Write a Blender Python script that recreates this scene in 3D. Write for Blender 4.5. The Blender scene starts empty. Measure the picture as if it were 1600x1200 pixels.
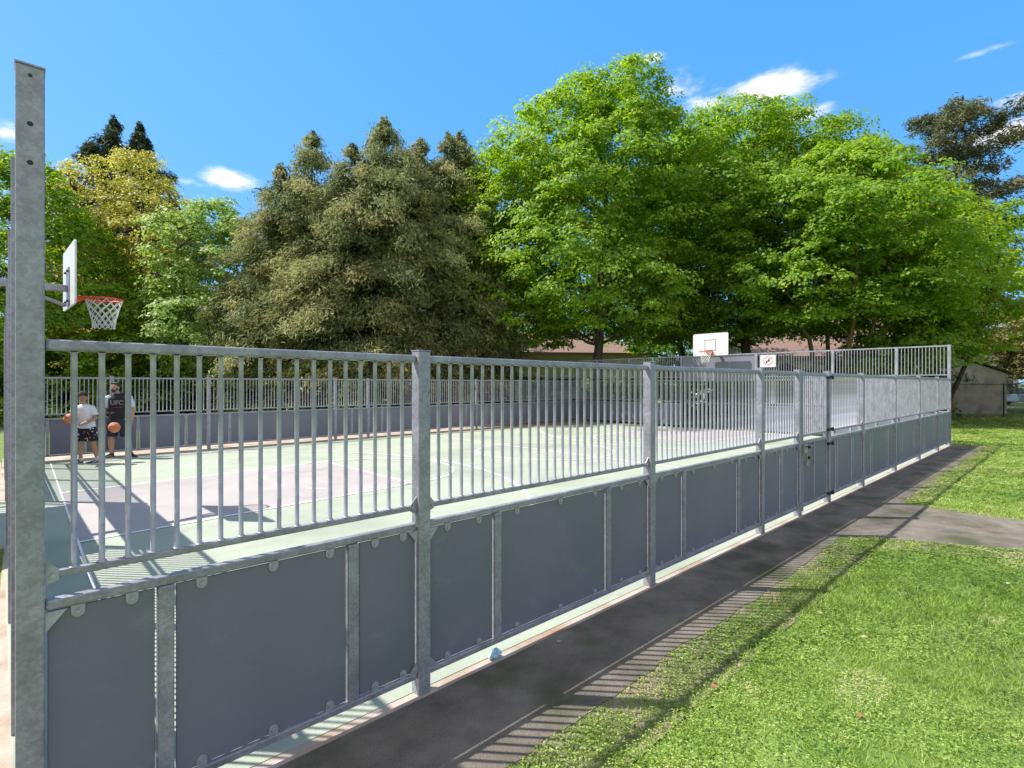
import bpy, math, random
import numpy as np
from mathutils import Vector, Matrix, Euler
R = math.radians
PI = math.pi
SC = bpy.context.scene
COL = SC.collection
random.seed(7)

# ------------------------------------------------------------------ camera
PHI = R(47.14)
FPX = 824.0                                    # focal length in pixels of a 1600 px wide picture
cd = bpy.data.cameras.new('camera')
cam = bpy.data.objects.new('camera', cd); COL.objects.link(cam)
cam.location = (0, 0, 1.8)
cam.rotation_euler = (R(90), 0, PHI - R(90))
cd.sensor_width = 36; cd.lens = FPX / 1600 * 36
cd.clip_start = 0.05; cd.clip_end = 3000
SC.camera = cam
RIGHT = Vector((math.sin(PHI), -math.cos(PHI), 0)); FWD = Vector((math.cos(PHI), math.sin(PHI), 0))
def at(px, z, h=0.0):
    """world point seen in picture column px at distance z in front of the camera, height h"""
    p = RIGHT * ((px - 800) / FPX * z) + FWD * z
    return Vector((p.x, p.y, h))
def hgt(py, z): return 1.8 + (600 - py) / FPX * z

# ------------------------------------------------------------------ light
SUN_EL = R(53)
SUN_H = Vector((-.671, .741))
sun_dir = Vector((SUN_H.x * math.cos(SUN_EL), SUN_H.y * math.cos(SUN_EL), math.sin(SUN_EL)))
sl = bpy.data.lights.new('sun', 'SUN'); sl.energy = 5.0; sl.angle = R(0.53); sl.color = (1, .95, .87)
so = bpy.data.objects.new('sun', sl); COL.objects.link(so)
so.rotation_euler = (-sun_dir).to_track_quat('-Z', 'Y').to_euler()
SC.view_settings.view_transform = 'Standard'; SC.view_settings.look = 'None'
SC.view_settings.exposure = 0.55; SC.view_settings.gamma = 1
SC.render.engine = 'CYCLES'
SC.cycles.max_bounces = 6; SC.cycles.transparent_max_bounces = 6

W = bpy.data.worlds.new('World'); SC.world = W; W.use_nodes = True
nt = W.node_tree; N = nt.nodes; L = nt.links
N.clear()
out = N.new('ShaderNodeOutputWorld'); bg = N.new('ShaderNodeBackground'); bg.inputs[1].default_value = 0.12
sky = N.new('ShaderNodeTexSky'); sky.sky_type = 'NISHITA'; sky.sun_disc = False
sky.sun_elevation = SUN_EL; sky.sun_rotation = math.atan2(SUN_H.x, SUN_H.y)
sky.air_density = 1.0; sky.dust_density = 0.6; sky.ozone_density = 1.6
hs = N.new('ShaderNodeHueSaturation'); hs.inputs['Saturation'].default_value = 1.12; hs.inputs['Value'].default_value = 1.25
L.new(sky.outputs[0], hs.inputs['Color'])
tc = N.new('ShaderNodeTexCoord')
def vmath(op, a, b=None):
    n = N.new('ShaderNodeVectorMath'); n.operation = op
    L.new(a, n.inputs[0])
    if b is not None: n.inputs[1].default_value = b
    return n
def smath(op, a, b=0.0, c=0.0):
    n = N.new('ShaderNodeMath'); n.operation = op
    for i, v in enumerate((a, b, c)):
        if isinstance(v, (int, float)): n.inputs[i].default_value = v
        else: L.new(v, n.inputs[i])
    return n.outputs[0]
noi = N.new('ShaderNodeTexNoise'); noi.inputs['Scale'].default_value = 17; noi.inputs['Detail'].default_value = 8
noi.inputs['Roughness'].default_value = .6
mp = N.new('ShaderNodeMapping'); mp.inputs['Scale'].default_value = (1, 1, 2.6)
L.new(tc.outputs['Generated'], mp.inputs[0]); L.new(mp.outputs[0], noi.inputs['Vector'])
acc = None
# clouds: direction by picture place, half width, half height, density
for px, py, sx, sy, k in [(352, 281, 34, 12, 1.1), (1195, 140, 62, 19, 1.05), (1120, 160, 50, 14, .7), (1066, 130, 30, 18, .55),
                          (1262, 178, 34, 11, .62), (1580, 208, 45, 20, .9), (1585, 155, 52, 14, .62), (1018, 91, 22, 7, .5),
                          (1550, 76, 40, 5, .40), (15, 205, 26, 15, .6), (300, 283, 30, 9, .42), (310, 68, 40, 4, .36)]:
    d = (at(px, 1.0, 0) + Vector((0, 0, (600 - py) / FPX)))
    nrm = d.length; d = d / nrm
    r_ = d.cross(Vector((0, 0, 1))).normalized(); u_ = r_.cross(d)
    scale = FPX * nrm
    a = smath('MULTIPLY', vmath('DOT_PRODUCT', tc.outputs['Generated'], r_).outputs['Value'], scale / sx)
    b = smath('MULTIPLY', vmath('DOT_PRODUCT', tc.outputs['Generated'], u_).outputs['Value'], scale / sy)
    f = smath('GREATER_THAN', vmath('DOT_PRODUCT', tc.outputs['Generated'], d).outputs['Value'], 0.5)
    q = smath('ADD', smath('MULTIPLY', a, a), smath('MULTIPLY', b, b))
    e = smath('MULTIPLY', smath('EXPONENT', smath('MULTIPLY', q, -0.7)), k)
    e = smath('MULTIPLY', e, f)
    acc = e if acc is None else smath('MAXIMUM', acc, e)
nm = smath('MULTIPLY', smath('SUBTRACT', noi.outputs['Fac'], .5), 1.9)
m0 = smath('MULTIPLY', smath('ADD', acc, smath('MULTIPLY', nm, smath('MINIMUM', smath('MULTIPLY', acc, 3), 1.0))), 1.0)
mr = N.new('ShaderNodeMapRange'); mr.interpolation_type = 'SMOOTHSTEP'
mr.inputs['From Min'].default_value = .16; mr.inputs['From Max'].default_value = 1.05
L.new(m0, mr.inputs[0])
mix = N.new('ShaderNodeMix'); mix.data_type = 'RGBA'
az = N.new('ShaderNodeMix'); az.data_type = 'RGBA'; az.inputs[0].default_value = .62
L.new(hs.outputs[0], az.inputs[6]); az.inputs[7].default_value = (.45, 2.9, 6.6, 1)
# unseen broken cloud added behind the camera and overhead to whiten the blue fill
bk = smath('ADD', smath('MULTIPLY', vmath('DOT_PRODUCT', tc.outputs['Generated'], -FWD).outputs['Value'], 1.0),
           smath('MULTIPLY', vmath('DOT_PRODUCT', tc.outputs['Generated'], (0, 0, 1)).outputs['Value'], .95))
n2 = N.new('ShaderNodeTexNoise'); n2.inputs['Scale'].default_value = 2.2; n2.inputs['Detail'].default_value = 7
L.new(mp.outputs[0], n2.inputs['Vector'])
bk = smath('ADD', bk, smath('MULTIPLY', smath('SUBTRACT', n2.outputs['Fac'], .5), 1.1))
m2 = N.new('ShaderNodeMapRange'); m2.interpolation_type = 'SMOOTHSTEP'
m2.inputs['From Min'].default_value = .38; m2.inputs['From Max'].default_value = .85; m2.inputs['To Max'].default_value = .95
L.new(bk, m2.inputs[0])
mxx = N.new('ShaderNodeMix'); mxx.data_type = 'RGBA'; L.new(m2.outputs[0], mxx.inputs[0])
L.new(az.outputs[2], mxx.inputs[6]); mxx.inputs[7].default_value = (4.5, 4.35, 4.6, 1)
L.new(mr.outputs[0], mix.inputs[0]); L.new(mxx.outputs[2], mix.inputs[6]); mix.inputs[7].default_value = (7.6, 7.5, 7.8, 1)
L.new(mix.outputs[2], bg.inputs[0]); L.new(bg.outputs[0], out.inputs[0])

# ------------------------------------------------------------------ helpers
def tag(o, label=None, cat=None, group=None, kind=None):
    if label: o['label'] = label
    if cat: o['category'] = cat
    if group: o['group'] = group
    if kind: o['kind'] = kind
    return o
def empty(name, loc=(0, 0, 0), rz=0, **k):
    o = bpy.data.objects.new(name, None); COL.objects.link(o)
    o.location = loc; o.rotation_euler = (0, 0, rz); o.empty_display_size = .2
    return tag(o, **k)
class MB:
    def __init__(s): s.v = []; s.f = []
    def add(s, vs, fs):
        b = len(s.v); s.v += [tuple(v) for v in vs]; s.f += [tuple(b + i for i in f) for f in fs]; return s
    def box(s, x0, x1, y0, y1, z0, z1):
        return s.add([(x0,y0,z0),(x1,y0,z0),(x1,y1,z0),(x0,y1,z0),(x0,y0,z1),(x1,y0,z1),(x1,y1,z1),(x0,y1,z1)],
                     [(3,2,1,0),(4,5,6,7),(0,1,5,4),(1,2,6,5),(2,3,7,6),(3,0,4,7)])
    def tube(s, pts, rad, n=8, cap=True):
        pts = [Vector(p) for p in pts]
        if not isinstance(rad, (list, tuple)): rad = [rad] * len(pts)
        vs = []; fs = []; up = None
        for i, p in enumerate(pts):
            t = (pts[min(i+1, len(pts)-1)] - pts[max(i-1, 0)]).normalized()
            if up is None:
                up = Vector((0,0,1)) if abs(t.z) < .9 else Vector((1,0,0))
            a = t.cross(up).normalized(); b = a.cross(t).normalized(); up = b
            for k in range(n):
                an = 2*PI*k/n + PI/n
                vs.append(p + (a*math.cos(an) + b*math.sin(an)) * rad[i])
        for i in range(len(pts)-1):
            for k in range(n):
                fs.append((i*n+k, i*n+(k+1)%n, (i+1)*n+(k+1)%n, (i+1)*n+k))
        if cap:
            fs.append(tuple(reversed(range(n)))); fs.append(tuple((len(pts)-1)*n+k for k in range(n)))
        return s.add(vs, fs)
    def loft(s, rings, cap=True):
        n = len(rings[0]); vs = [v for r in rings for v in r]; fs = []
        for i in range(len(rings)-1):
            for k in range(n): fs.append((i*n+k, i*n+(k+1)%n, (i+1)*n+(k+1)%n, (i+1)*n+k))
        if cap: fs.append(tuple(reversed(range(n)))); fs.append(tuple((len(rings)-1)*n+k for k in range(n)))
        return s.add(vs, fs)
    def ell(s, c, r, nu=16, nv=10, rot=None):
        vs = []; fs = []
        c = Vector(c)
        for j in range(nv+1):
            th = PI*j/nv
            for i in range(nu):
                ph = 2*PI*i/nu
                p = Vector((r[0]*math.sin(th)*math.cos(ph), r[1]*math.sin(th)*math.sin(ph), r[2]*math.cos(th)))
                if rot: p = rot @ p
                vs.append(c+p)
        for j in range(nv):
            for i in range(nu): fs.append((j*nu+i, (j+1)*nu+i, (j+1)*nu+(i+1)%nu, j*nu+(i+1)%nu))
        return s.add(vs, fs)
    def prism(s, poly, axis, a, b):
        """poly of 2d points extruded between a and b along axis 0/1/2 (poly fills the other two axes in order)"""
        def P(u, v, w): return {0: (w,u,v), 1: (u,w,v), 2: (u,v,w)}[axis]
        n = len(poly); vs = [P(u,v,a) for u,v in poly] + [P(u,v,b) for u,v in poly]
        fs = [tuple(range(n)), tuple(reversed(range(n, 2*n)))] + [(i, n+i, n+(i+1)%n, (i+1)%n) for i in range(n)]
        return s.add(vs, fs)
    def mesh(s, name):
        m = bpy.data.meshes.new(name); m.from_pydata([tuple(v) for v in s.v], [], s.f); m.update()
        return m
    def build(s, name, mat=None, parent=None, smooth=False, bevel=0, fix=True, **k):
        m = s.mesh(name)
        if fix:
            import bmesh
            bm = bmesh.new(); bm.from_mesh(m); bmesh.ops.recalc_face_normals(bm, faces=bm.faces); bm.to_mesh(m); bm.free()
        if mat: m.materials.append(mat)
        if smooth: m.polygons.foreach_set('use_smooth', [True]*len(m.polygons))
        o = bpy.data.objects.new(name, m); COL.objects.link(o)
        if parent: o.parent = parent
        if bevel:
            md = o.modifiers.new('bevel', 'BEVEL'); md.width = bevel; md.segments = 2; md.limit_method = 'ANGLE'
            md.harden_normals = False
        return tag(o, **k)
def inst(mesh, name, parent=None, loc=(0,0,0), **k):
    o = bpy.data.objects.new(name, mesh); COL.objects.link(o); o.location = loc
    if parent: o.parent = parent
    return tag(o, **k)

# ------------------------------------------------------------------ materials
def newmat(name):
    m = bpy.data.materials.new(name); m.use_nodes = True
    n = m.node_tree.nodes; b = n['Principled BSDF']
    return m, n, m.node_tree.links, b
def surf(name, c1, c2=None, scale=4, rough=.6, metal=0, bump=0, bscale=None, detail=6, stretch=(1,1,1), lo=.35, hi=.65,
         c3=None, s3=1.0, t3=(.55,.7), spec=.5, rvar=0,
         speck=0, sscale=120, spangle=0, gscale=60, scuff=None):
    """two-tone noise over object coordinates, a third tone in patches, bump"""
    m, n, l, b = newmat(name)
    tc = n.new('ShaderNodeTexCoord'); mp = n.new('ShaderNodeMapping'); mp.inputs['Scale'].default_value = stretch
    l.new(tc.outputs['Object'], mp.inputs[0])
    no = n.new('ShaderNodeTexNoise'); no.inputs['Scale'].default_value = scale; no.inputs['Detail'].default_value = detail
    no.inputs['Roughness'].default_value = .65
    l.new(mp.outputs[0], no.inputs['Vector'])
    r = n.new('ShaderNodeMapRange'); r.inputs['From Min'].default_value = lo; r.inputs['From Max'].default_value = hi
    l.new(no.outputs['Fac'], r.inputs[0])
    mx = n.new('ShaderNodeMix'); mx.data_type = 'RGBA'
    l.new(r.outputs[0], mx.inputs[0]); mx.inputs[6].default_value = (*c1, 1); mx.inputs[7].default_value = (*(c2 or c1), 1)
    col = mx.outputs[2]
    if c3:
        n3 = n.new('ShaderNodeTexNoise'); n3.inputs['Scale'].default_value = s3; n3.inputs['Detail'].default_value = 5
        l.new(mp.outputs[0], n3.inputs['Vector'])
        r3 = n.new('ShaderNodeMapRange'); r3.inputs['From Min'].default_value = t3[0]; r3.inputs['From Max'].default_value = t3[1]
        l.new(n3.outputs['Fac'], r3.inputs[0])
        m3 = n.new('ShaderNodeMix'); m3.data_type = 'RGBA'; l.new(r3.outputs[0], m3.inputs[0])
        l.new(col, m3.inputs[6]); m3.inputs[7].default_value = (*c3, 1); col = m3.outputs[2]
    def scale_by(col, fac_socket, amount):
        rr = n.new('ShaderNodeMapRange'); rr.inputs['From Min'].default_value = .2; rr.inputs['From Max'].default_value = .8
        rr.inputs['To Min'].default_value = 1-amount; rr.inputs['To Max'].default_value = 1+amount
        l.new(fac_socket, rr.inputs[0])
        v_ = n.new('ShaderNodeVectorMath'); v_.operation = 'SCALE'; l.new(col, v_.inputs[0]); l.new(rr.outputs[0], v_.inputs['Scale'])
        return v_.outputs[0]
    if speck:
        ns = n.new('ShaderNodeTexNoise'); ns.inputs['Scale'].default_value = sscale; ns.inputs['Detail'].default_value = 3; ns.inputs['Roughness'].default_value = .8
        l.new(tc.outputs['Object'], ns.inputs['Vector']); col = scale_by(col, ns.outputs['Fac'], speck)
    if spangle:
        vs_ = n.new('ShaderNodeTexVoronoi'); vs_.inputs['Scale'].default_value = gscale; l.new(tc.outputs['Object'], vs_.inputs['Vector'])
        sc_ = n.new('ShaderNodeSeparateColor'); l.new(vs_.outputs['Color'], sc_.inputs[0]); col = scale_by(col, sc_.outputs[0], spangle)
    if scuff:
        m4 = n.new('ShaderNodeMapping'); m4.inputs['Scale'].default_value = scuff[1]; m4.inputs['Rotation'].default_value = (.3,.5,.2); l.new(tc.outputs['Object'], m4.inputs[0])
        n4 = n.new('ShaderNodeTexNoise'); n4.inputs['Scale'].default_value = 1; n4.inputs['Detail'].default_value = 9; n4.inputs['Roughness'].default_value = .7
        l.new(m4.outputs[0], n4.inputs['Vector'])
        r4 = n.new('ShaderNodeMapRange'); r4.inputs['From Min'].default_value = .56; r4.inputs['From Max'].default_value = .74; r4.inputs['To Max'].default_value = scuff[2]
        l.new(n4.outputs['Fac'], r4.inputs[0])
        x4 = n.new('ShaderNodeMix'); x4.data_type = 'RGBA'; l.new(r4.outputs[0], x4.inputs[0]); l.new(col, x4.inputs[6]); x4.inputs[7].default_value = (*scuff[0], 1); col = x4.outputs[2]
    l.new(col, b.inputs['Base Color'])
    b.inputs['Roughness'].default_value = rough; b.inputs['Metallic'].default_value = metal
    b.inputs['Specular IOR Level'].default_value = spec
    if rvar:
        rr = n.new('ShaderNodeMapRange'); rr.inputs['To Min'].default_value = rough - rvar; rr.inputs['To Max'].default_value = rough + rvar
        l.new(no.outputs['Fac'], rr.inputs[0]); l.new(rr.outputs[0], b.inputs['Roughness'])
    if bump:
        nb = n.new('ShaderNodeTexNoise'); nb.inputs['Scale'].default_value = bscale or scale*4; nb.inputs['Detail'].default_value = 4
        l.new(mp.outputs[0], nb.inputs['Vector'])
        bp = n.new('ShaderNodeBump'); bp.inputs['Strength'].default_value = bump; bp.inputs['Distance'].default_value = .02
        l.new(nb.outputs['Fac'], bp.inputs['Height']); l.new(bp.outputs[0], b.inputs['Normal'])
    return m
def leafmat(name, stops, trans=.35, rough=.5):
    """per-leaf colour from attribute rnd, light passing through the blade"""
    m, n, l, b = newmat(name)
    at_ = n.new('ShaderNodeAttribute'); at_.attribute_name = 'rnd'
    cr = n.new('ShaderNodeValToRGB'); el = cr.color_ramp.elements
    el[0].position = 0; el[0].color = (*stops[0], 1); el[1].position = 1; el[1].color = (*stops[-1], 1)
    for i, c in enumerate(stops[1:-1]):
        e = el.new((i+1)/(len(stops)-1)); e.color = (*c, 1)
    l.new(at_.outputs['Fac'], cr.inputs[0])
    l.new(cr.outputs[0], b.inputs['Base Color']); b.inputs['Roughness'].default_value = rough
    b.inputs['Specular IOR Level'].default_value = .35
    tr = n.new('ShaderNodeBsdfTranslucent'); hs = n.new('ShaderNodeHueSaturation')
    hs.inputs['Hue'].default_value = .485; hs.inputs['Saturation'].default_value = 1.1; hs.inputs['Value'].default_value = 1.5
    l.new(cr.outputs[0], hs.inputs['Color']); l.new(hs.outputs[0], tr.inputs['Color'])
    ms = n.new('ShaderNodeMixShader'); ms.inputs[0].default_value = trans
    l.new(b.outputs[0], ms.inputs[1]); l.new(tr.outputs[0], ms.inputs[2])
    l.new(ms.outputs[0], n['Material Output'].inputs['Surface'])
    return m
M = {}
M['steel'] = surf('galvanised_steel', (.25,.255,.295), (.40,.405,.455), scale=9, rough=.48, metal=.3, lo=.3, hi=.7, bump=.06, bscale=60,
                  c3=(.225,.23,.268), s3=2.6, t3=(.48,.78), rvar=.14, speck=.12, sscale=160, spangle=.10, gscale=75, scuff=((.17,.17,.20), (3,3,14), .42))
M['steel_bright'] = surf('galvanised_bar', (.33,.335,.38), (.49,.495,.545), scale=14, rough=.45, metal=.3, rvar=.12, c3=(.28,.285,.34), s3=5, t3=(.48,.7), speck=.1, sscale=140)
M['board'] = surf('grey_laminate_board', (.178,.180,.228), (.200,.200,.246), scale=1.6, rough=.5, detail=3, rvar=.08, c3=(.148,.172,.200), s3=1.0, t3=(.42,.7), spec=.4,
                  speck=.05, sscale=90, scuff=((.28,.28,.31), (4,4,6), .42))
M['black'] = surf('black_plastic', (.015,.015,.016), rough=.5)
M['bolt'] = surf('bolt_steel', (.5,.5,.5), (.35,.35,.35), scale=60, rough=.35, metal=.8)
M['white'] = surf('white_laminate', (.78,.78,.76), (.70,.70,.68), scale=3, rough=.35, c3=(.6,.6,.56), s3=2, t3=(.6,.8))
M['line'] = surf('white_court_paint', (.90,.90,.88), (.78,.78,.76), scale=30, rough=.7, lo=.45, hi=.8)
M['orange'] = surf('orange_powdercoat', (.80,.10,.018), (.65,.07,.015), scale=12, rough=.45)
M['rope'] = surf('white_net_cord', (.75,.75,.72), (.6,.6,.58), scale=40, rough=.9)
M['bark'] = surf('brown_bark', (.045,.034,.026), (.12,.095,.075), scale=8, rough=.95, stretch=(1,1,.25), bump=.8, bscale=20, c3=(.09,.11,.04), s3=2.5, t3=(.5,.8))
M['bark_moss'] = surf('mossy_bark', (.07,.055,.035), (.20,.15,.08), scale=7, rough=.95, stretch=(1,1,.3), bump=.8, bscale=20, c3=(.22,.19,.06), s3=2.0, t3=(.42,.7))
# ================================================================== SETTING
def court_mat(name, c1, c2, dirt=(.30,.20,.11)):
    m = surf(name, c1, c2, scale=1.3, rough=.8, bump=.15, bscale=90, detail=8, lo=.3, hi=.7, c3=tuple(x*.8 for x in c1), s3=.5, t3=(.5,.8), speck=.07, sscale=50, scuff=(tuple(x*.62 for x in c1), (.9,2.2,1), .6))
    n = m.node_tree.nodes; l = m.node_tree.links; b = n['Principled BSDF']
    src = b.inputs['Base Color'].links[0].from_socket
    tc = n.new('ShaderNodeTexCoord'); sx = n.new('ShaderNodeSeparateXYZ'); l.new(tc.outputs['Object'], sx.inputs[0])
    def mt(op, a, b_, c=0):
        k = n.new('ShaderNodeMath'); k.operation = op
        for i, v in enumerate((a, b_, c)):
            if isinstance(v, (int, float)): k.inputs[i].default_value = v
            else: l.new(v, k.inputs[i])
        return k.outputs[0]
    # leaf litter silted up along the far fence and the far corner
    near_far = mt('MULTIPLY_ADD', mt('SUBTRACT', sx.outputs['Y'], 15.9), .9, 0)
    reach = mt('MULTIPLY_ADD', mt('SUBTRACT', sx.outputs['X'], 8.0), .085, 0)
    near_end = mt('MULTIPLY', mt('SUBTRACT', sx.outputs['X'], 19.1), 1.0)
    near_end = mt('ADD', near_end, mt('MULTIPLY', mt('SUBTRACT', sx.outputs['Y'], 15.0), .10))
    no = n.new('ShaderNodeTexNoise'); no.inputs['Scale'].default_value = 1.6; no.inputs['Detail'].default_value = 9
    l.new(tc.outputs['Object'], no.inputs['Vector'])
    val = mt('ADD', mt('MAXIMUM', mt('ADD', near_far, reach), near_end), mt('MULTIPLY', mt('SUBTRACT', no.outputs['Fac'], .5), 1.0))
    r = n.new('ShaderNodeMapRange'); r.inputs['From Min'].default_value = 0; r.inputs['From Max'].default_value = .9; r.inputs['To Max'].default_value = .85
    l.new(val, r.inputs[0])
    mx = n.new('ShaderNodeMix'); mx.data_type = 'RGBA'; l.new(r.outputs[0], mx.inputs[0]); l.new(src, mx.inputs[6]); mx.inputs[7].default_value = (*dirt, 1)
    l.new(mx.outputs[2], b.inputs['Base Color'])
    return m
M['court'] = court_mat('pale_green_court_paint', (.335,.375,.30), (.405,.445,.355))
M['key'] = court_mat('pinkish_key_paint', (.385,.355,.345), (.44,.405,.395))
M['kerb'] = surf('concrete_edge', (.50,.44,.38), (.40,.33,.27), scale=5, rough=.9, bump=.3, c3=(.30,.20,.13), s3=2, t3=(.45,.7))
M['path'] = surf('weathered_asphalt', (.168,.146,.116), (.315,.278,.228), scale=2.6, rough=.95, bump=1.0, bscale=170, detail=12, c3=(.105,.11,.055), s3=1.6, t3=(.5,.68), speck=.5, sscale=130, scuff=((.31,.275,.23), (2.2,5,1), .55))
M['soil'] = surf('lawn_soil', (.105,.12,.045), (.16,.15,.07), scale=5, rough=1, bump=.6, bscale=40, c3=(.08,.13,.03), s3=.8, t3=(.4,.65))
M['lawn'] = surf('mown_lawn', (.095,.175,.028), (.17,.25,.05), scale=3.2, rough=.95, bump=.9, bscale=30, detail=10, c3=(.17,.21,.06), s3=.35, t3=(.5,.75))

# --- ground sheet, with the lawn colour, gently rising to a bank behind the far fence
def ground_z(x, y):
    d = max(0.0, y - 22) / 22
    return -.012 + 0.45 * min(1, d) ** 2
v = []; f = []
xs = [-400,-200,-100,-60,-40,-30,-20,-12,-6,0,5,10,15,20,25,30,36,44,55,70,100,160,300,600,1000]
ys = [-400,-150,-60,-25,-10,0,10,18,22,25,28,32,36,40,44,50,60,80,120,200,400,1000]
for y in ys:
    for x in xs: v.append((x, y, ground_z(x, y)))
nx = len(xs)
for j in range(len(ys)-1):
    for i in range(nx-1): f.append((j*nx+i, j*nx+i+1, (j+1)*nx+i+1, (j+1)*nx+i))
g = MB(); g.add(v, f); g.build('ground', M['lawn'], kind='structure', smooth=True)

# --- court slab, its painted surface and markings
XW0, XW1, YN, YF = -.03, 20.05, 2.58, 16.62
def far_y(x): return 16.42 + .016 * x                       # the far fence is not quite parallel
slab = MB()
slab.prism([(XW0-.1,YN-.015), (XW1+.12,YN-.015), (XW1+.12,far_y(20)+1.3), (-.35,far_y(0)+1.3), (-.3,11.3), (-1.45,11.3), (-1.45,8.0), (-.15,8.0)], 2, -.25, .004)
slab.build('court_slab', M['kerb'], kind='structure')
paint = MB()
paint.prism([(-.02,YN+.06), (20.1,YN+.06), (20.1,far_y(20)-.28), (-.28,far_y(0)-.30), (-.2,11.2), (-1.4,11.2), (-1.4,8.1), (-.15,8.1)], 2, .0042, .008)
paint.prism([(20.12,8.2),(21.2,8.2),(21.2,11.2),(20.12,11.2)], 2, -.03, .007)
paint.build('court_surface', M['court'], kind='structure')
def quad(z, pts):
    n = len(pts); return [(x, y, z) for x, y in pts], [tuple(range(n))]
def lane(mir):
    T = (lambda x, y: (x, y)) if not mir else (lambda x, y: (20.15 - x, 19.55 - y))
    k = [T(.46,11.38), T(.46,7.70), T(5.13,8.17), T(5.13,11.84)]
    if mir: k = [(19.7,11.7),(19.7,7.7),(15.2,7.9),(15.2,11.5)]
    return k
def strip(mb, pts, w, z=.0155):
    """flat painted line along pts"""
    P = [Vector((p[0], p[1])) for p in pts]; vs = []
    for i, p in enumerate(P):
        t = (P[min(i+1,len(P)-1)] - P[max(i-1,0)]).normalized(); nrm = Vector((-t.y, t.x)) * w/2
        vs += [(p.x+nrm.x, p.y+nrm.y, z), (p.x-nrm.x, p.y-nrm.y, z)]
    return mb.add(vs, [(2*i, 2*i+1, 2*i+3, 2*i+2) for i in range(len(P)-1)])
def arc(cx, cy, r, a0, a1, n=40): return [(cx + r*math.cos(R(a0+(a1-a0)*i/n)), cy + r*math.sin(R(a0+(a1-a0)*i/n))) for i in range(n+1)]
for mir in (0, 1):
    k = lane(mir); kb = MB(); kb.add(*quad(.012, k)); kb.build('key_area', M['key'], kind='structure')
ln = MB(); wl = .058
k = lane(0)
def clip3(pts): return [p for p in pts if p[1] > YN + .1 and p[1] < far_y(p[0]) - .4]
strip(ln, [k[0], k[3]], wl); strip(ln, [k[1], k[2]], wl); strip(ln, [k[3], k[2]], wl, .0175)
strip(ln, [(.46,YN+.1), (.46,far_y(0)-.5)], .022, .0175)
strip(ln, arc(5.13,10.0,1.83,-90,90), wl, .0165)
for a in (100, 128, 156, 184, 212, 240, 262): strip(ln, arc(5.13,10.0,1.83,a,a+11,6), wl)
strip(ln, clip3(arc(.92,9.75,6.25,-90,90,80)), wl)
strip(ln, [(10.2,YN+.1), (10.45,far_y(10)-.6)], wl)
strip(ln, arc(10.3,9.8,1.83,0,360,60), wl, .0165)
k = lane(1)
strip(ln, [k[0], k[3]], wl); strip(ln, [k[1], k[2]], wl); strip(ln, [k[3], k[2]], wl, .0175)
strip(ln, [(19.7,YN+.1), (19.7,far_y(20)-.5)], wl, .0165)
strip(ln, arc(15.2,9.7,1.8,90,270), wl, .0165)
strip(ln, [(15.8,15.0),(14.9,14.9)] + clip3(arc(19.0,9.7,6.25,128,232,60)), wl)
ln.build('court_markings', M['line'], kind='structure')

# --- asphalt path along the near fence and across to the gate
rn = random.Random(3)
edge = []
x = -8.0
while x < 20.4:
    base = 1.88 + .03*math.sin(x*1.1) + rn.uniform(-.02,.02)
    if x < 3.0: base = 1.84 + rn.uniform(-.02,.02)
    if not (7.25 < x < 9.7): edge.append((x, base))
    x += .14
left = [p for p in edge if p[0] <= 7.25]; right = [p for p in edge if p[0] >= 9.7]
cross = [(7.45,1.45),(7.65,.95),(7.95,.42),(8.2,-.4),(8.5,-2),(9.2,-6),(10.5,-14),(13.2,-14),(11.2,-6),(10.3,-2),(9.9,-.4),(9.62,.5),(9.6,1.3)]
cross = [(a + rn.uniform(-.03,.03), b) for a, b in cross]
def dens(ps):
    o = []
    for a, b in zip(ps, ps[1:]):
        n = max(1, int(math.hypot(b[0]-a[0], b[1]-a[1])/.16))
        for i in range(n):
            t = i/n; o.append((a[0]+(b[0]-a[0])*t + rn.uniform(-.02,.02), a[1]+(b[1]-a[1])*t))
    return o + [ps[-1]]
cross = dens(cross)
poly = [(-8,YN-.016)] + left + cross + right + [(20.35,1.9),(20.3,YN-.016)]
PATH_POLY = np.array(poly)
pm = MB(); pm.add(*quad(0.0, poly)); 
po = pm.build('path', M['path'], kind='structure')
so_ = MB(); so_.add(*quad(-.004, [(-8,2.1),(-8,1.5)] + dens([(-7.5,1.52),(2,1.45),(6.9,1.5),(7.2,1.0),(7.6,.25),(7.92,-.5),(8.25,-2),(8.95,-6),(10.25,-14),(13.45,-14),(11.45,-6),(10.55,-2),(10.1,-.4),(9.85,.5),(9.9,1.55),(20.6,1.62)]) + [(20.7,2.1)]))
M['worn'] = surf('worn_earth', (.20,.165,.11), (.30,.25,.18), scale=7, rough=1, bump=.8, bscale=60, c3=(.12,.16,.045), s3=2.2, t3=(.42,.6), speck=.4, sscale=90)
so_.build('worn_ground', M['worn'], kind='structure')
# paving at the open end beside the near post
pv = MB(); pv.add(*quad(-.006, [(-9,YN-.02),(-.12,YN-.02),(-.36,16.9),(-1.0,17.6),(-9,17.0)]))
M['tanpave'] = surf('tan_asphalt', (.33,.29,.235), (.42,.37,.30), scale=3, rough=.9, bump=.5, bscale=90, detail=10)
pv.build('pavement', M['tanpave'], kind='structure')
# footpath and road beyond
M['gravel'] = surf('pinkish_gravel', (.30,.235,.20), (.38,.31,.27), scale=6, rough=.95, bump=.4)
M['road'] = surf('road_asphalt', (.16,.15,.15), (.20,.19,.185), scale=2, rough=.9)
b = MB(); b.add([(-40,27.2,.03),(40,26.2,.03),(40,27.8,.045),(-40,28.8,.045)], [(0,1,2,3)])
b.build('footpath', M['gravel'], kind='structure')
b = MB(); b.add([(46,-40,-.02),(53,-40,-.02),(58,30,-.0),(51,30,-.0)], [(0,1,2,3)])
b.build('road', M['gravel'], kind='structure')

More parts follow.
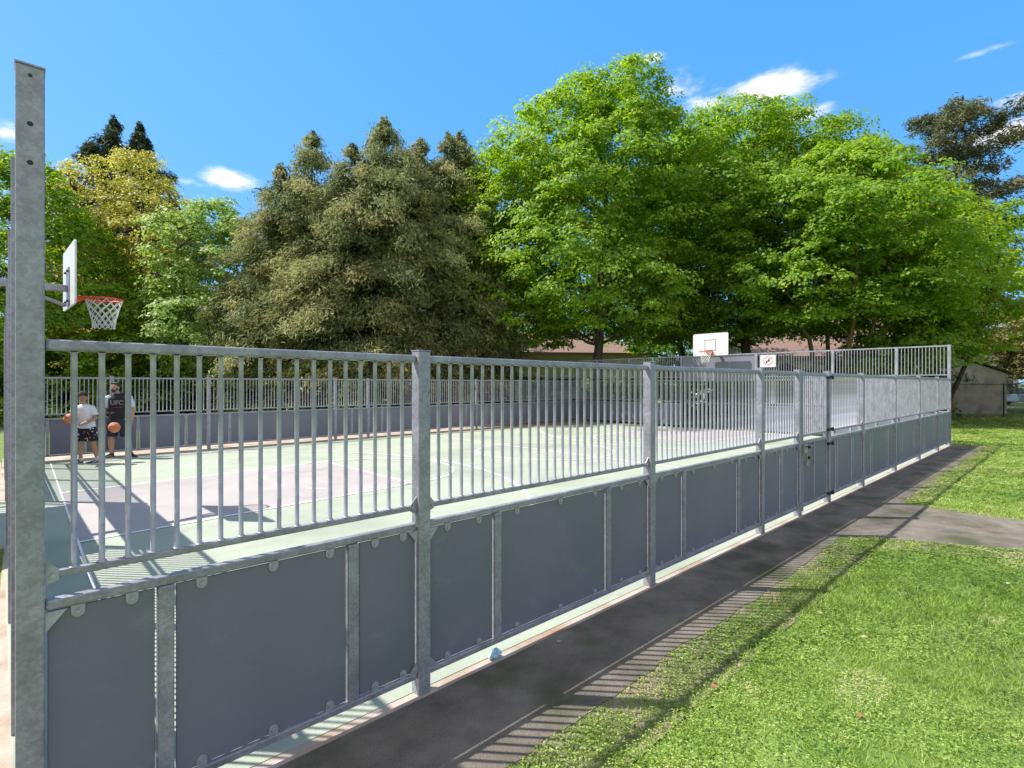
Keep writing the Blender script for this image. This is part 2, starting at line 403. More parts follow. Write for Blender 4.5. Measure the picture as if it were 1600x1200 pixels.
def inpoly(px, py, P):
    c = np.zeros(len(px), bool); n = len(P)
    for i in range(n):
        x1, y1 = P[i]; x2, y2 = P[(i+1) % n]
        t = ((y1 > py) != (y2 > py)) & (px < (x2-x1)*(py-y1)/((y2-y1) if y2 != y1 else 1e-9) + x1)
        c ^= t
    return c
def npmesh(name, verts, faces, mat, rnd=None, parent=None, smooth=False, **k):
    """fast mesh from arrays; faces is (n, 3 or 4)"""
    m = bpy.data.meshes.new(name); nv = len(verts); nf, w = faces.shape
    m.vertices.add(nv); m.vertices.foreach_set('co', verts.astype(np.float32).ravel())
    m.loops.add(nf*w); m.loops.foreach_set('vertex_index', faces.astype(np.int32).ravel())
    m.polygons.add(nf); m.polygons.foreach_set('loop_start', np.arange(0, nf*w, w, dtype=np.int32))
    if rnd is not None:
        a = m.attributes.new('rnd', 'FLOAT', 'FACE'); a.data.foreach_set('value', rnd.astype(np.float32))
    m.update(calc_edges=True)
    m.materials.append(mat)
    if smooth: m.polygons.foreach_set('use_smooth', [True]*nf)
    o = bpy.data.objects.new(name, m); COL.objects.link(o)
    if parent: o.parent = parent
    return tag(o, **k)

# --- lawn: blades and small clover leaves
def vnoise(x, y, s, seed):
    """cheap smooth noise on arrays"""
    r = np.random.RandomState(seed); g = r.rand(64, 64)
    u = x/s; v_ = y/s; i = np.floor(u).astype(int); j = np.floor(v_).astype(int); a = u-i; b_ = v_-j
    a = a*a*(3-2*a); b_ = b_*b_*(3-2*b_)
    G = lambda p, q: g[p % 64, q % 64]
    return (G(i,j)*(1-a)+G(i+1,j)*a)*(1-b_) + (G(i,j+1)*(1-a)+G(i+1,j+1)*a)*b_
M['grass'] = leafmat('grass_blades', [(.06,.12,.015),(.16,.265,.03),(.27,.40,.06),(.42,.55,.15),(.55,.52,.27)], trans=.3, rough=.55)
rs = np.random.RandomState(11)
V = []; F = []; Q = []; nb = 0
sf = math.sin(PHI); cf = math.cos(PHI)
for z0, z1, dn, wd, hh in [(1.9,3.4,7000,.0045,.034),(3.4,5.2,5200,.006,.036),(5.2,8,3200,.009,.032),(8,13,1300,.015,.038),(13,22,420,.026,.05),(22,40,70,.05,.08)]:
    area = (z1**2 - z0**2) * 1.62*.72
    n = int(area*dn)
    z = np.sqrt(rs.rand(n)*(z1**2-z0**2)+z0**2); X = (1.64*rs.rand(n)**1.4 - .02) * z
    wx = X*sf + z*cf; wy = -X*cf + z*sf
    ok = (wy < 2.02) & ~(inpoly(wx, wy, PATH_POLY)) | ((wx > 20.45) & (X < 1.7*z))
    ok &= ~((wy > YN-.3) & (wx < 20.4))
    # blades creep over the path edge
    thin = vnoise(wx, wy, .35, 5); edge_ = np.clip((wy-1.70)/.26, 0, 1)*(wx < 20.4)
    ok &= ~(rs.rand(n) < edge_*(.15+.95*thin)) & ~((rs.rand(n) < .35) & (vnoise(wx, wy, .22, 21) > .78))
    x = wx[ok]; y = wy[ok]; n = len(x)
    tone = .24*vnoise(x, y, .9, 1) + .18*vnoise(x, y, .16, 2) + .2*vnoise(x, y, .05, 12) + .16*vnoise(x, y, 3.2, 3) + .46*rs.rand(n)
    dry = (vnoise(x, y, .45, 9) > .80) & (rs.rand(n) < .5)
    tone = np.clip((tone-.33)*1.5, 0, .86); tone[dry] = .85 + .15*rs.rand(dry.sum())
    h = hh*(.7 + .35*vnoise(x, y, .13, 4) + .1*vnoise(x, y, .5, 14))*(.6+.7*rs.rand(n)); w = wd*(.7+.6*rs.rand(n))
    an = rs.rand(n)*2*PI; le = h*(.4+1.0*rs.rand(n)); la = rs.rand(n)*2*PI
    clover = (rs.rand(n) < .42) & (vnoise(x, y, .5, 8) > .36)
    zb = np.full(n, -.008)
    de = np.clip((1.90-y)/.2, 0, 1); h = h*np.where(x < 20.4, .35+.65*de, 1)
    b0 = np.stack([x-np.cos(an)*w/2, y-np.sin(an)*w/2, zb], 1); b1 = np.stack([x+np.cos(an)*w/2, y+np.sin(an)*w/2, zb], 1)
    tp = np.stack([x+np.cos(la)*le, y+np.sin(la)*le, zb+h], 1)
    c = clover; s_ = (w*1.5)[c]; hz = zb[c]+(h*.75)[c]
    b0[c] = np.stack([x[c]-np.cos(an[c])*s_, y[c]-np.sin(an[c])*s_, hz], 1)
    b1[c] = np.stack([x[c]+np.cos(an[c])*s_, y[c]+np.sin(an[c])*s_, hz], 1)
    tp[c] = np.stack([x[c]-np.sin(an[c])*s_*1.6, y[c]+np.cos(an[c])*s_*1.6, hz+s_*.4*(rs.rand(c.sum())-.3)], 1)
    vs = np.stack([b0, b1, tp], 1).reshape(-1, 3)
    V.append(vs); F.append(np.arange(n*3).reshape(-1, 3)+nb); nb += n*3; Q.append(tone)
npmesh('grass', np.concatenate(V), np.concatenate(F), M['grass'], np.concatenate(Q), kind='stuff',
       label='short mown green grass with clover beside the path')

# ================================================================== FENCES
def edgebox(mb, *a): return mb.box(*a)
POST = MB().box(0,.08,0,.08,-.02,1.99).mesh('post'); POST.materials.append(M['steel'])
POST3 = MB().box(0,.08,0,.08,-.02,2.95).mesh('post'); POST3.materials.append(M['steel'])
BAR = MB().tube([(0,0,1.0995),(.001,0,1.104),(0,0,1.109),(0,0,1.918),(0,.001,1.921),(0,0,1.9255)], [.0185,.0155,.0106,.0105,.013,.0165], 10, cap=False).mesh('bar'); BAR.materials.append(M['steel_bright'])
BAR3 = MB().tube([(0,0,2.085),(0,0,2.915)], .0105, 8, cap=False).mesh('bar'); BAR3.materials.append(M['steel_bright'])
for m_ in (BAR, BAR3): m_.polygons.foreach_set('use_smooth', [True]*len(m_.polygons))
def bev(o, w=.004, seg=2):
    md = o.modifiers.new('bevel', 'BEVEL'); md.width = w; md.segments = seg; md.limit_method = 'ANGLE'
def tab_poly(up):
    w = .021; pts = [(-w,0),(w,0)] + [(w*math.cos(a), -.026 - w*math.sin(a)) for a in [PI*i/8 for i in range(9)]]
    return pts if not up else [(x, -z) for x, z in pts]
TAB = {}
for up in (0, 1):
    b = MB(); b.prism(tab_poly(up), 1, .0235, .0285)
    s = 1 if up else -1
    b.tube([(0,.0235,s*.026),(0,.014,s*.026)], .0085, 10); b.tube([(0,.029,s*.026),(0,.0215,s*.026)], .0125, 12)
    m_ = b.mesh('tab'); m_.materials.append(M['steel_bright']); TAB[up] = m_

class Fence:
    def __init__(s, label, loc, rz, group=None, detail=1, nbars=100):
        s.root = empty('court_fence', loc, rz, label=label, cat='fence', group=group)
        s.detail = detail; s.left = nbars; s.stuff = MB(); s.rails = 0
    def post(s, x, tall=False):
        o = inst(POST3 if tall else POST, 'post', s.root, (x,0,0))
        if s.detail: bev(o, .006)
        b = MB(); zt = 2.951 if tall else 1.991
        b.box(x-.002,x+.082,-.002,.082,zt,zt+.006)
        b.build('post_cap', M['steel'], o).location = (-x,0,0)
        if s.detail:
            for sg, x0 in ((-1, x), (1, x+.08)):
                lg = MB()
                e = x0 + .0008*sg
                if tall and sg < 0: continue
                lg.prism([(e,1.150),(e+.040*sg,1.105),(e+.040*sg,1.068),(e,1.052)], 1, .024, .029)
                lg.tube([(e+.024*sg,.0235,1.086),(e+.024*sg,.014,1.086)], .010, 8)
                if sg < 0: lg.prism([(e,1.045),(e+.012*sg,1.045),(e+.022*sg,.985),(e,.975)], 1, .006, .010)
                lg.build('lug_plate', M['steel_bright'], o).location = (-x,0,0)
                MB().prism([(e,.956),(e+.062*sg,.956),(e+.045*sg,.935),(e,.88)], 1, .012, .017).build('gusset', M['steel_bright'], o).location = (-x,0,0)
                MB().prism([(e,.21),(e+.06*sg,.137),(e,.137)], 1, .012, .017).build('gusset', M['steel_bright'], o).location = (-x,0,0)
        return o
    def bars(s, a, b, high=False, pitch=.0856, parent=None):
        n = max(1, int(round((b-a)/pitch)) - 1); sp = (b-a)/(n+1)
        for i in range(n):
            x = a + sp*(i+1)
            if s.left > 0:
                inst(BAR3 if high else BAR, 'bar', parent or s.root, (x,.045,0)); s.left -= 1
            else:
                z0, z1 = (2.085,2.915) if high else (1.095,1.93)
                s.stuff.tube([(x,.045,z0),(x,.045,z1)], .0105, 6, cap=False)
    def rail(s, a, b, w0, w1, z0, z1, name='rail', parent=None, bw=.007):
        o = MB().box(a+.001,b-.001,w0,w1,z0,z1).build(name, M['steel'], parent or s.root)
        if s.detail: bev(o, bw)
        return o
    def upper(s, a, b, high=False):
        dz = .985 if high else 0
        s.rail(a, b, .025, .065, 1.925+dz, 1.967+dz, 'top_rail', bw=.010)
        s.rail(a+.004, b-.004, .032, .060, 1.070+dz, 1.100+dz, 'middle_rail', bw=.006)
        s.bars(a, b, high)
    def board(s, x0, x1, n, parent, z0=.137, z1=.957):
        o = MB().box(x0+.005,x1-.005,.030,.040,z0+.004,z1-.004).build('board', M['board'], parent)
        if s.detail: bev(o, .002, 1)
        fr = [.5] if n == 1 else ([.27,.76] if n == 2 else [.13,.52,.88])
        for f_ in fr:
            for up, z in ((0, .958), (1, .136)):
                x = x0 + (x1-x0)*f_
                if s.detail: inst(TAB[up], 'bolt_tab', o, (x, 0, z))
        return o
    def lower(s, a, b, stiles, counts=None):
        t = s.rail(a, b, .020, .062, .958, .997, 'board_rail'); 
        s.rail(a+.002, b-.002, .014, .066, .100, .136, 'bottom_rail')
        es = [a]
        for c in stiles:
            o = s.rail(c-.030, c+.030, .012, .060, .1365, .9575, 'stile', bw=.004)
            es += [c-.030, c+.030]
        es.append(b)
        k = 0
        for i in range(0, len(es), 2):
            w = es[i+1]-es[i]
            s.board(es[i]+.003, es[i+1]-.003, 1 if w < .3 else (2 if w < .62 else 3), s.root)
    def done(s):
        if s.stuff.v: s.stuff.build('bar', M['steel_bright'], s.root, kind='stuff', smooth=True, fix=False)

# ---- near fence (local x = world x, local y = inwards)
nf = Fence('long galvanised fence in the foreground with grey boards and a gate, along the asphalt path', (0,YN,0), 0)
Xp = [1.667, 4.067, 6.465, 7.70, 8.935, 10.78, 13.18, 15.58, 17.98]
nf.post(-.02, True)
for x in Xp: nf.post(x)
nf.post(19.92, True)
ends = [-.02] + Xp + [19.92]
STL = {0: [.44, 1.275], 1: [2.285, 3.48], 2: [4.68, 5.875], 3: [7.12], 5: [9.38, 10.22], 6: [11.4,12.6], 7: [13.8,15.0], 8: [16.2,17.4], 9: [18.55,19.4]}
for i in range(len(ends)-1):
    a = ends[i]+.08; b = ends[i+1]
    if i == 4: continue
    nf.upper(a, b); nf.lower(a, b, STL[i])
# bolt holes in the tall near post
b = MB()
for z in (2.74, 2.60): b.tube([(.02,-.0008,z),(.02,.004,z)], .009, 12)
b.tube([(.02,-.003,2.915),(.02,.004,2.915)], .006, 10)
b.build('bolt_hole', M['black'], nf.root)
# ---- gate leaf
ga, gb = 7.80, 8.915
gate = empty('gate', (0,0,0)); gate.parent = nf.root; gate['label'] = 'gate leaf with latch and black hinges'
def gpart(name, mb, mat='steel', **k): return mb.build(name, M[mat], gate, bevel=.004, **k)
g = MB()
g.box(ga,ga+.045,.0,.05,.06,1.985); g.box(gb-.045,gb,.02,.06,.09,1.96)
g.box(ga+.046,gb-.046,.022,.058,1.925,1.965); g.box(ga+.046,gb-.046,.022,.058,1.065,1.10)
g.box(ga+.046,gb-.046,.014,.066,.972,1.012); g.box(ga+.046,gb-.046,.014,.062,.10,.136)
gpart('gate_frame', g)
g = MB(); n = 12
for i in range(n):
    x = ga+.045+(gb-ga-.09)*(i+1)/(n+1); g.tube([(x,.045,1.095),(x,.045,1.93)], .0105, 8, cap=False)
g.build('gate_bars', M['steel_bright'], gate, smooth=True)
g = MB(); g.box(ga+.5,ga+.55,.012,.055,.1365,.9715); gpart('gate_stile', g)
g = MB(); g.box(ga+.05,ga+.495,.030,.040,.14,.968); g.box(ga+.555,gb-.05,.030,.040,.14,.968); gpart('gate_board', g, 'board')
g = MB()
g.box(ga-.02,ga+.10,-.035,-.002,.86,.98); g.tube([(ga+.06,-.036,.95),(ga+.06,-.075,.95)], .018, 12); g.tube([(ga+.06,-.07,.95),(ga+.17,-.075,.945)], .010, 10)
g.tube([(ga+.09,-.03,.86),(ga+.09,-.03,.74),(ga+.15,-.03,.74),(ga+.15,-.03,.80)], .008, 8)
g.box(ga+.05,ga+.13,-.04,-.0,.68,.735)
gpart('latch', g, 'bolt')
g = MB(); g.tube([(ga+.06,-.055,.945),(ga+.06,-.085,.945)], .022, 12); g.ell((ga+.15,-.035,.785), (.022,.022,.022), 10, 8)
gpart('latch_knob', g, 'black')
g = MB()
for z in (1.90, 1.115, .90, .15):
    g.box(gb-.03,gb+.13,-.016,-.003,z-.02,z+.022); g.tube([(gb+.13,-.02,z-.03),(gb+.13,-.02,z+.03)], .014, 10); g.box(gb-.03,gb-.01,-.003,.06,z-.018,z+.018)
    g.tube([(gb+.06,-.016,z+.012),(gb+.06,-.03,z+.012)], .010, 8)
gpart('hinge', g, 'black')
nf.done()

# ---- right end wall (local x = world +y, local y = -world x = inwards)
rf = Fence('tall two tier galvanised end fence beyond the far basketball hoop', (20.08,YN,0), R(90), detail=0)
Yr = [1.29, 3.06, 5.59, 8.63, 11.20, 13.02, 14.1]
prev = .08
for i, y in enumerate(Yr):
    rf.post(y, True)
    if i != 3:
        rf.upper(prev, y); rf.lower(prev, y, [prev+(y-prev)*.3, prev+(y-prev)*.72] if y-prev > 1.5 else [prev+(y-prev)*.5])
        rf.upper(prev, y, True)
    else:
        rf.rail(prev, y, .02, .07, 2.91, 2.955, 'top_rail'); rf.rail(prev, y, .02, .07, 1.93, 1.985, 'crossbar')
        w = (y-prev)/3
        for q in range(3): MB().box(prev+w*q+.006, prev+w*(q+1)-.006, .03, .045, 1.987, 2.908).build('upper_board', M['board'], rf.root)
        for q in (1, 2): MB().box(prev+w*q-.005, prev+w*q+.005, .025, .05, 1.987, 2.908).build('board_joint', M['steel_bright'], rf.root)
    prev = y + .08
rf.done()

# ---- far fence (local x = -world x from the far corner, local y = inwards)
fa = math.atan(.016)
ff = Fence('long low galvanised fence on the far side of the court, in front of the cedars', (20.12,far_y(20.1),0), R(180)+fa, detail=0)
Xf = [.0, 1.85, 4.25, 6.65, 9.05, 11.45, 12.62, 13.9, 16.3, 18.45, 20.2]
for i, x in enumerate(Xf):
    ff.post(x)
order = sorted(range(len(Xf)-1), key=lambda i: -Xf[i])
for i in order:
    a = Xf[i]+.08; b = Xf[i+1]; ff.upper(a, b)
    ff.lower(a, b, [a+.5,b-.5] if b-a > 1.5 else [(a+b)/2])
ff.done()
# ---- left end wall: mirrored, local x runs towards the camera
ang = R(1.2)
L0 = Vector((-.02,YN+.0,0)); Ldir = Vector((-math.sin(ang), math.cos(ang), 0)); LEN = 13.9
Lorg = L0 + Ldir*LEN
lf = Fence('tall two tier end fence seen end on at the left edge behind the near post', Lorg, R(-90)+ang, detail=0)
S = [LEN - v_ for v_ in (14.0, 13.02, 11.2, 8.63, 5.59, 2.95, 1.2)]
prev = None
for i, y in enumerate(S):
    lf.post(y, True)
    if prev is not None:
        if i != 4:
            lf.upper(prev, y); lf.lower(prev, y, [prev+(y-prev)*.3, prev+(y-prev)*.72] if y-prev > 1.5 else [prev+(y-prev)*.5]); lf.upper(prev, y, True)
        else:
            lf.rail(prev, y, .02, .07, 2.91, 2.955, 'top_rail'); lf.rail(prev, y, .02, .07, 1.93, 1.985, 'crossbar')
            w = (y-prev)/3
            for q in range(3): MB().box(prev+w*q+.006, prev+w*(q+1)-.006, .03, .045, 1.987, 2.908).build('upper_board', M['board'], lf.root)
    prev = y + .08
a, b = S[-1]+.08, LEN-.002
lf.upper(a, b); lf.lower(a, b, [(a+b)/2]); lf.upper(a, b, True)
lf.done()

# ---- goal cages behind the openings
def goal(label, loc, rz, width=2.96, depth=1.05):
    r = empty('goal_cage', loc, rz, label=label, cat='goal')
    MB().box(-.06,.0,-.12,-.06,-.02,1.92).build('goal_post', M['steel'], r)     # mouth, local x = across, y = depth outwards (negative)
    MB().box(width,width+.06,-.12,-.06,-.02,1.92).build('goal_post', M['steel'], r)
    for z in (.10, 1.0, 1.90):
        b = MB(); b.box(0,width,-depth-.04,-depth,z-.02,z+.02); b.box(-.04,0,-depth,-.12,z-.02,z+.02); b.box(width,width+.04,-depth,-.12,z-.02,z+.02)
        b.build('cage_rail', M['steel'], r)
    b = MB(); n = 26
    for i in range(n+1): b.box(width*i/n-.016,width*i/n+.016,-depth-.046,-depth-.041,.04,1.96)
    for k in range(1, 8):
        for x in (-.046, width+.041): b.box(x,x+.005,-depth+k*depth/8-.1,-depth+k*depth/8-.068,.04,1.96)
    b.build('cage_bar', M['steel'], r)
    MB().box(-.05,width+.05,-depth-.05,-.125,1.965,1.985).build('cage_roof', M['board'], r)
    return r
goal('recessed steel goal cage under the grey boards of the far end fence', (20.2,YN+5.67,0), R(90), depth=1.05)
# local y negative must point outwards (+x world): rotation +90 sends local -y to +x
goal('recessed steel goal cage at the left edge beneath the near hoop', (Ldir*(8.63)+L0+Vector((-.11,0,0))), R(-90)+ang)

# ================================================================== HOOPS
def hoop(label, loc, rz, bw=1.25, bh=.86, z_rim=3.05, pole_x=-1.75):
    """local +x faces the court; the board front is at x = 0"""
    r = empty('basketball_hoop', loc, rz, label=label, cat='basketball hoop')
    z0 = z_rim - .16
    rad = .06; pts = []
    for cx, cz, a0 in ((bw/2-rad, z0+rad, -90), (bw/2-rad, z0+bh-rad, 0), (-bw/2+rad, z0+bh-rad, 90), (-bw/2+rad, z0+rad, 180)):
        for k in range(6): pts.append((cx+rad*math.cos(R(a0+18*k)), cz+rad*math.sin(R(a0+18*k))))
    bd = MB().prism(pts, 0, -.022, 0).build('backboard', M['white'], r)
    e = MB()
    q = [(0.0012, y, z) for y, z in pts]; q2 = [(0.0012, y*.975, z0+bh/2+(z-z0-bh/2)*.965) for y, z in pts]; n = len(q)
    e.add(q+q2, [(i, (i+1) % n, n+(i+1) % n, n+i) for i in range(n)])
    e.build('board_border', surf('faded_border', (.42,.40,.36), (.55,.53,.48), scale=10), bd)
    t = MB(); tw = .225; tz = z0+.20
    for (y0,y1,za,zb) in ((-tw,tw,tz,tz+.022),(-tw,tw,tz+.40,tz+.422),(-tw,-tw+.022,tz+.022,tz+.40),(tw-.022,tw,tz+.022,tz+.40)): t.box(.0008,.003,y0,y1,za,zb)
    t.build('target_square', M['black'], bd)
    s_ = MB(); yy = .28
    for k in range(9): s_.box(.0008,.002,yy+k*.026,yy+k*.026+.016,z0+.055,z0+.078)
    s_.build('maker_mark', surf('grey_print', (.12,.12,.12)), bd)
    # rim
    rc = .38; rr = .229
    m_ = MB(); ring = [(rc+rr*math.cos(2*PI*i/40), rr*math.sin(2*PI*i/40), z_rim) for i in range(41)]
    m_.tube(ring, .010, 8, cap=False)
    m_.tube([(x_, y_, z_-.022) for x_, y_, z_ in ring], .005, 6, cap=False)
    m_.prism([(.006,-.10),(rc-rr*.95,-.075),(rc-rr*.62,-.17),(rc-rr*.72,-.185),(.006,-.13)], 2, z_rim-.006, z_rim+.004)
    m_.prism([(.006,.10),(rc-rr*.95,.075),(rc-rr*.62,.17),(rc-rr*.72,.185),(.006,.13)], 2, z_rim-.006, z_rim+.004)
    m_.prism([(.006,-.10),(rc-rr*.98,-.09),(rc-rr*.98,.09),(.006,.10)], 2, z_rim-.005, z_rim+.005)
    m_.prism([(.012,z_rim+.01),(rc-rr,z_rim+.005),(rc-rr,z_rim-.02),(.012,z_rim-.13)], 1, -.105, -.099)
    m_.prism([(.012,z_rim+.01),(rc-rr,z_rim+.005),(rc-rr,z_rim-.02),(.012,z_rim-.13)], 1, .099, .105)
    m_.box(.001,.012,-.11,.11,z_rim-.14,z_rim+.03)
    m_.build('rim', M['orange'], r, smooth=False)
    # net: crossing cords
    nn = MB(); nl = 12; rows = 7; H = .42
    def rp(k, j):
        t_ = j/rows; rad_ = rr*(1-.42*min(1, t_*1.25)) + .008*math.sin(j*9+k*3)
        a_ = 2*PI*(k + .5*(j % 2))/nl
        return (rc+rad_*math.cos(a_), rad_*math.sin(a_), z_rim-.012-H*t_)
    for k in range(nl):
        for sgn in (0, 1):
            p = []; kk = k
            for j in range(rows+1):
                p.append(rp(kk, j))
                if sgn == 0: kk += (1 if j % 2 else 0)
                else: kk -= (0 if j % 2 else 1)
            nn.tube(p, .0052, 5)
    nn.build('net', M['rope'], r, smooth=True)
    # bracket, arm, strut
    b = MB(); b.box(-.035,-.0225,-.14,.14,z0-.0+.03,z0+.56)
    b.build('bracket_plate', M['steel'], r)
    ax = pole_x+.05 if pole_x else -.575
    b = MB(); b.box(ax,-.036,-.045,.045,z_rim+.06,z_rim+.15)
    b.tube([(-.55,0,z_rim+.06),(-.05,0,z_rim-.14)], .032, 4)
    b.build('arm', M['steel'], r, bevel=.006)
    b = MB()
    for y_ in (-.11,.11):
        for zz in (z0+.08, z0+.50): b.tube([(-.023,y_,zz),(-.06,y_,zz)], .016, 8)
    b.build('bolt', M['black'], r)
    if not pole_x: return r
    b = MB(); b.box(pole_x-.07,pole_x+.07,-.07,.07,-.02,z_rim+.25)
    b.box(pole_x-.2,pole_x+.2,-.2,.2,-.02,.02)
    b.build('pole', M['steel'], r, bevel=.008)
    return r
hoop('basketball hoop with orange rim and white net nearest the camera, seen from behind its board', (.50,9.80,0), R(3))
hoop('white basketball board facing us in front of the far end fence', (19.46,9.72,0), R(180), bw=1.42, bh=.87, pole_x=None)

# ---- sign on the right end fence
sg = empty('sign', (20.03,7.78,2.64), R(90), label='small white notice with a red ring symbol on the tall end fence', cat='sign')
MB().box(-.27,.27,-.0,.012,-.22,.22).build('sign_plate', M['white'], sg).location = (0,.02,0)
def ringmb(r0, r1, n, y0, y1):
    m_ = MB(); a = [(math.cos(2*PI*i/n), math.sin(2*PI*i/n)) for i in range(n)]
    vs = [(c*r0,y,s*r0) for y in (y0,y1) for c, s in a] + [(c*r1,y,s*r1) for y in (y0,y1) for c, s in a]
    fs = []
    for i in range(n):
        j = (i+1) % n
        fs += [(n+i,n+j,3*n+j,3*n+i),(i,j,n+j,n+i),(2*n+i,3*n+i,3*n+j,2*n+j),(i,2*n+i,2*n+j,j)]
    return m_.add(vs, fs)
rm = ringmb(.165,.135,32,.0325,.036)
rm.prism([(-.11,.09),(-.09,.11),(.11,-.09),(.09,-.11)], 1, .0325, .0355)
rm.build('symbol_ring', surf('sign_red', (.50,.16,.16)), sg).location = (0,0,.01)
b = MB()
b.prism([(-.07,.06),(-.02,.07),(.01,.02),(-.02,-.02),(-.05,-.03),(-.06,.02)], 1, .0365, .038)
b.prism([(.02,.0),(.06,.02),(.07,-.05),(.04,-.08),(.01,-.04)], 1, .0365, .038)
b.build('symbol', M['black'], sg)
# ================================================================== TREES
def leafquads(c, n, t, s, asp, rs, fold=.25):
    """c centres, n normals, t long directions, s sizes: a folded pointed leaf (two triangles as one bent quad)"""
    n = n/np.linalg.norm(n, axis=1, keepdims=True)
    t = t - n*np.sum(t*n, 1, keepdims=True); t /= np.linalg.norm(t, axis=1, keepdims=True)+1e-9
    b = np.cross(n, t); s = s[:, None]
    p0 = c - t*s*.5; p2 = c + t*s*.5; k = -.08
    p1 = c + b*s*asp*.5 + n*s*fold*.5 + t*s*k; p3 = c - b*s*asp*.5 + n*s*fold*.5 + t*s*k
    v = np.stack([p0, p1, p2, p3], 1).reshape(-1, 3)
    return v, np.arange(len(c)*4).reshape(-1, 4)
def rdir(rs, n):
    d = rs.normal(size=(n, 3)); return d/np.linalg.norm(d, axis=1, keepdims=True)
def limb(mb, p0, p1, r0, r1, rs, wob=.06, n=5, seg=6, sag=0):
    p0 = Vector(p0); p1 = Vector(p1); Ln = (p1-p0).length; pts = []; rr = []
    for i in range(n+1):
        t = i/n; p = p0.lerp(p1, t)
        if 0 < i < n: p += Vector(rs.normal(size=3))*Ln*wob*.5
        p.z += sag*math.sin(PI*t)*Ln
        pts.append(p); rr.append(r0+(r1-r0)*t)
    mb.tube(pts, rr, seg); return pts
def lerp(a, b, t): return a+(b-a)*t
def broadleaf(name, label, base, H, rad, prof, mat, nclus=420, per=62, rc=.75, leaf=.20, z0=.14, seed=1, lean=(0,0),
              stems=1, bark='bark', trunk_r=.26, flat=.55, shell=.62, group='trees around the court', skew=.0, spread=.6, lobes=.22, cat='tree', limbs=16, sparse=0):
    rs = np.random.RandomState(seed)
    root = empty(name, base, 0, label=label, cat=cat, group=group)
    ph = rs.rand(6)*2*PI
    P = []
    while len(P) < nclus:
        k = nclus*3
        t = rs.rand(k); a = rs.rand(k)*2*PI; r = np.interp(t, [q[0] for q in prof], [q[1] for q in prof])*rad
        keep = rs.rand(k) < np.interp(t, [q[0] for q in prof], [q[1] for q in prof])*1.1+.05
        lob = 1 + lobes*np.sin(3*a+ph[0]+5*t) + lobes*.7*np.sin(5*a+ph[1]-9*t) + lobes*.6*np.sin(2*a+ph[2]+14*t)
        f = np.where(rs.rand(k) < shell, .82+.18*rs.rand(k), np.sqrt(rs.rand(k))*.82)
        x = r*lob*f*np.cos(a)+lean[0]*t; y = r*lob*f*np.sin(a)+lean[1]*t; z = H*(z0+(1-z0)*t) + rs.normal(size=k)*.15
        P = np.concatenate([P, np.stack([x, y, z, f], 1)[keep]]) if len(P) else np.stack([x, y, z, f], 1)[keep]
    P = P[:nclus]; C = P[:, :3]
    # thin out by a coarse noise: real gaps between the masses
    g = np.sin(C[:,0]*1.3+ph[3])*np.sin(C[:,1]*1.2+ph[4])*np.sin(C[:,2]*1.5+ph[5])
    C = C[g > -.62+sparse]
    n = len(C); m = per
    rcl = rc*(.6+.8*rs.rand(n))
    cen = np.repeat(C, m, 0); rr = np.repeat(rcl, m)
    d = rdir(rs, n*m); d[:,2] = np.abs(d[:,2])*1.0-.15
    d /= np.linalg.norm(d, axis=1, keepdims=True)
    f = rs.rand(n*m)**.45
    off = d*(rr*f)[:,None]; off[:,2] *= flat
    # droop at the clump rims
    off[:,2] -= .32*rr*(np.hypot(off[:,0], off[:,1])/rr)**2
    pos = cen+off
    outw = np.stack([cen[:,0]-lean[0]*.5, cen[:,1]-lean[1]*.5, np.zeros(n*m)], 1)/rad
    nor = d*.55 + outw*.45 + rs.normal(size=(n*m,3))*.38; nor[:,2] += .62
    tdir = rdir(rs, n*m); tdir[:,2] -= .5; tdir += outw*.5
    sz = leaf*(.65+.7*rs.rand(n*m))
    v, fq = leafquads(pos, nor, tdir, sz, .8, rs)
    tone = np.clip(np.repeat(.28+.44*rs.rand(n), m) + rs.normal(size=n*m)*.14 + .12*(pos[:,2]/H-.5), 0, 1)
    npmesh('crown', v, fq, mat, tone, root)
    # skeleton
    tb = MB(); tops = []
    if stems == 1:
        q = limb(tb, (0,0,-.1), (lean[0]*.35, lean[1]*.35, H*.45), trunk_r, trunk_r*.55, rs, .03, 6, 9); stemp = [q]
        q2 = limb(tb, q[-1], (lean[0]*.85, lean[1]*.85, H*.88), trunk_r*.55, .03, rs, .05, 6, 6); stemp[0] = q+q2[1:]
    else:
        stemp = []
        for k in range(stems):
            a = ph[0]+2*PI*k/stems+rs.rand()*.5; e = Vector((math.cos(a)*rad*spread, math.sin(a)*rad*spread, H*.5))
            b0 = Vector((math.cos(a)*.2, math.sin(a)*.2, -.1)); mid = b0.lerp(e, .5)+Vector((0,0,-.4))
            q = limb(tb, b0, mid, trunk_r*(.7+.4*rs.rand()), trunk_r*.55, rs, .03, 4, 8)
            q2 = limb(tb, mid, e, trunk_r*.55, trunk_r*.3, rs, .05, 4, 7); q3 = limb(tb, e, e+Vector((e.x*.15,e.y*.15,H*.3)), trunk_r*.3, .02, rs, .05, 4, 6)
            stemp.append(q+q2[1:]+q3[1:])
    idx = rs.permutation(len(C))[:limbs*3]
    for i, ci in enumerate(idx):
        c = Vector(C[ci]); best = min((p for s_ in stemp for p in s_[1:]), key=lambda p: (p-c).length + (6 if p.z > c.z-.3 else 0))
        r0 = .085 if i < limbs else .035
        limb(tb, best, c, r0*(trunk_r/.26), .012, rs, .07, 4, 5, sag=.05)
    tb.build('trunk', M[bark], root, smooth=True, fix=False)
    return root
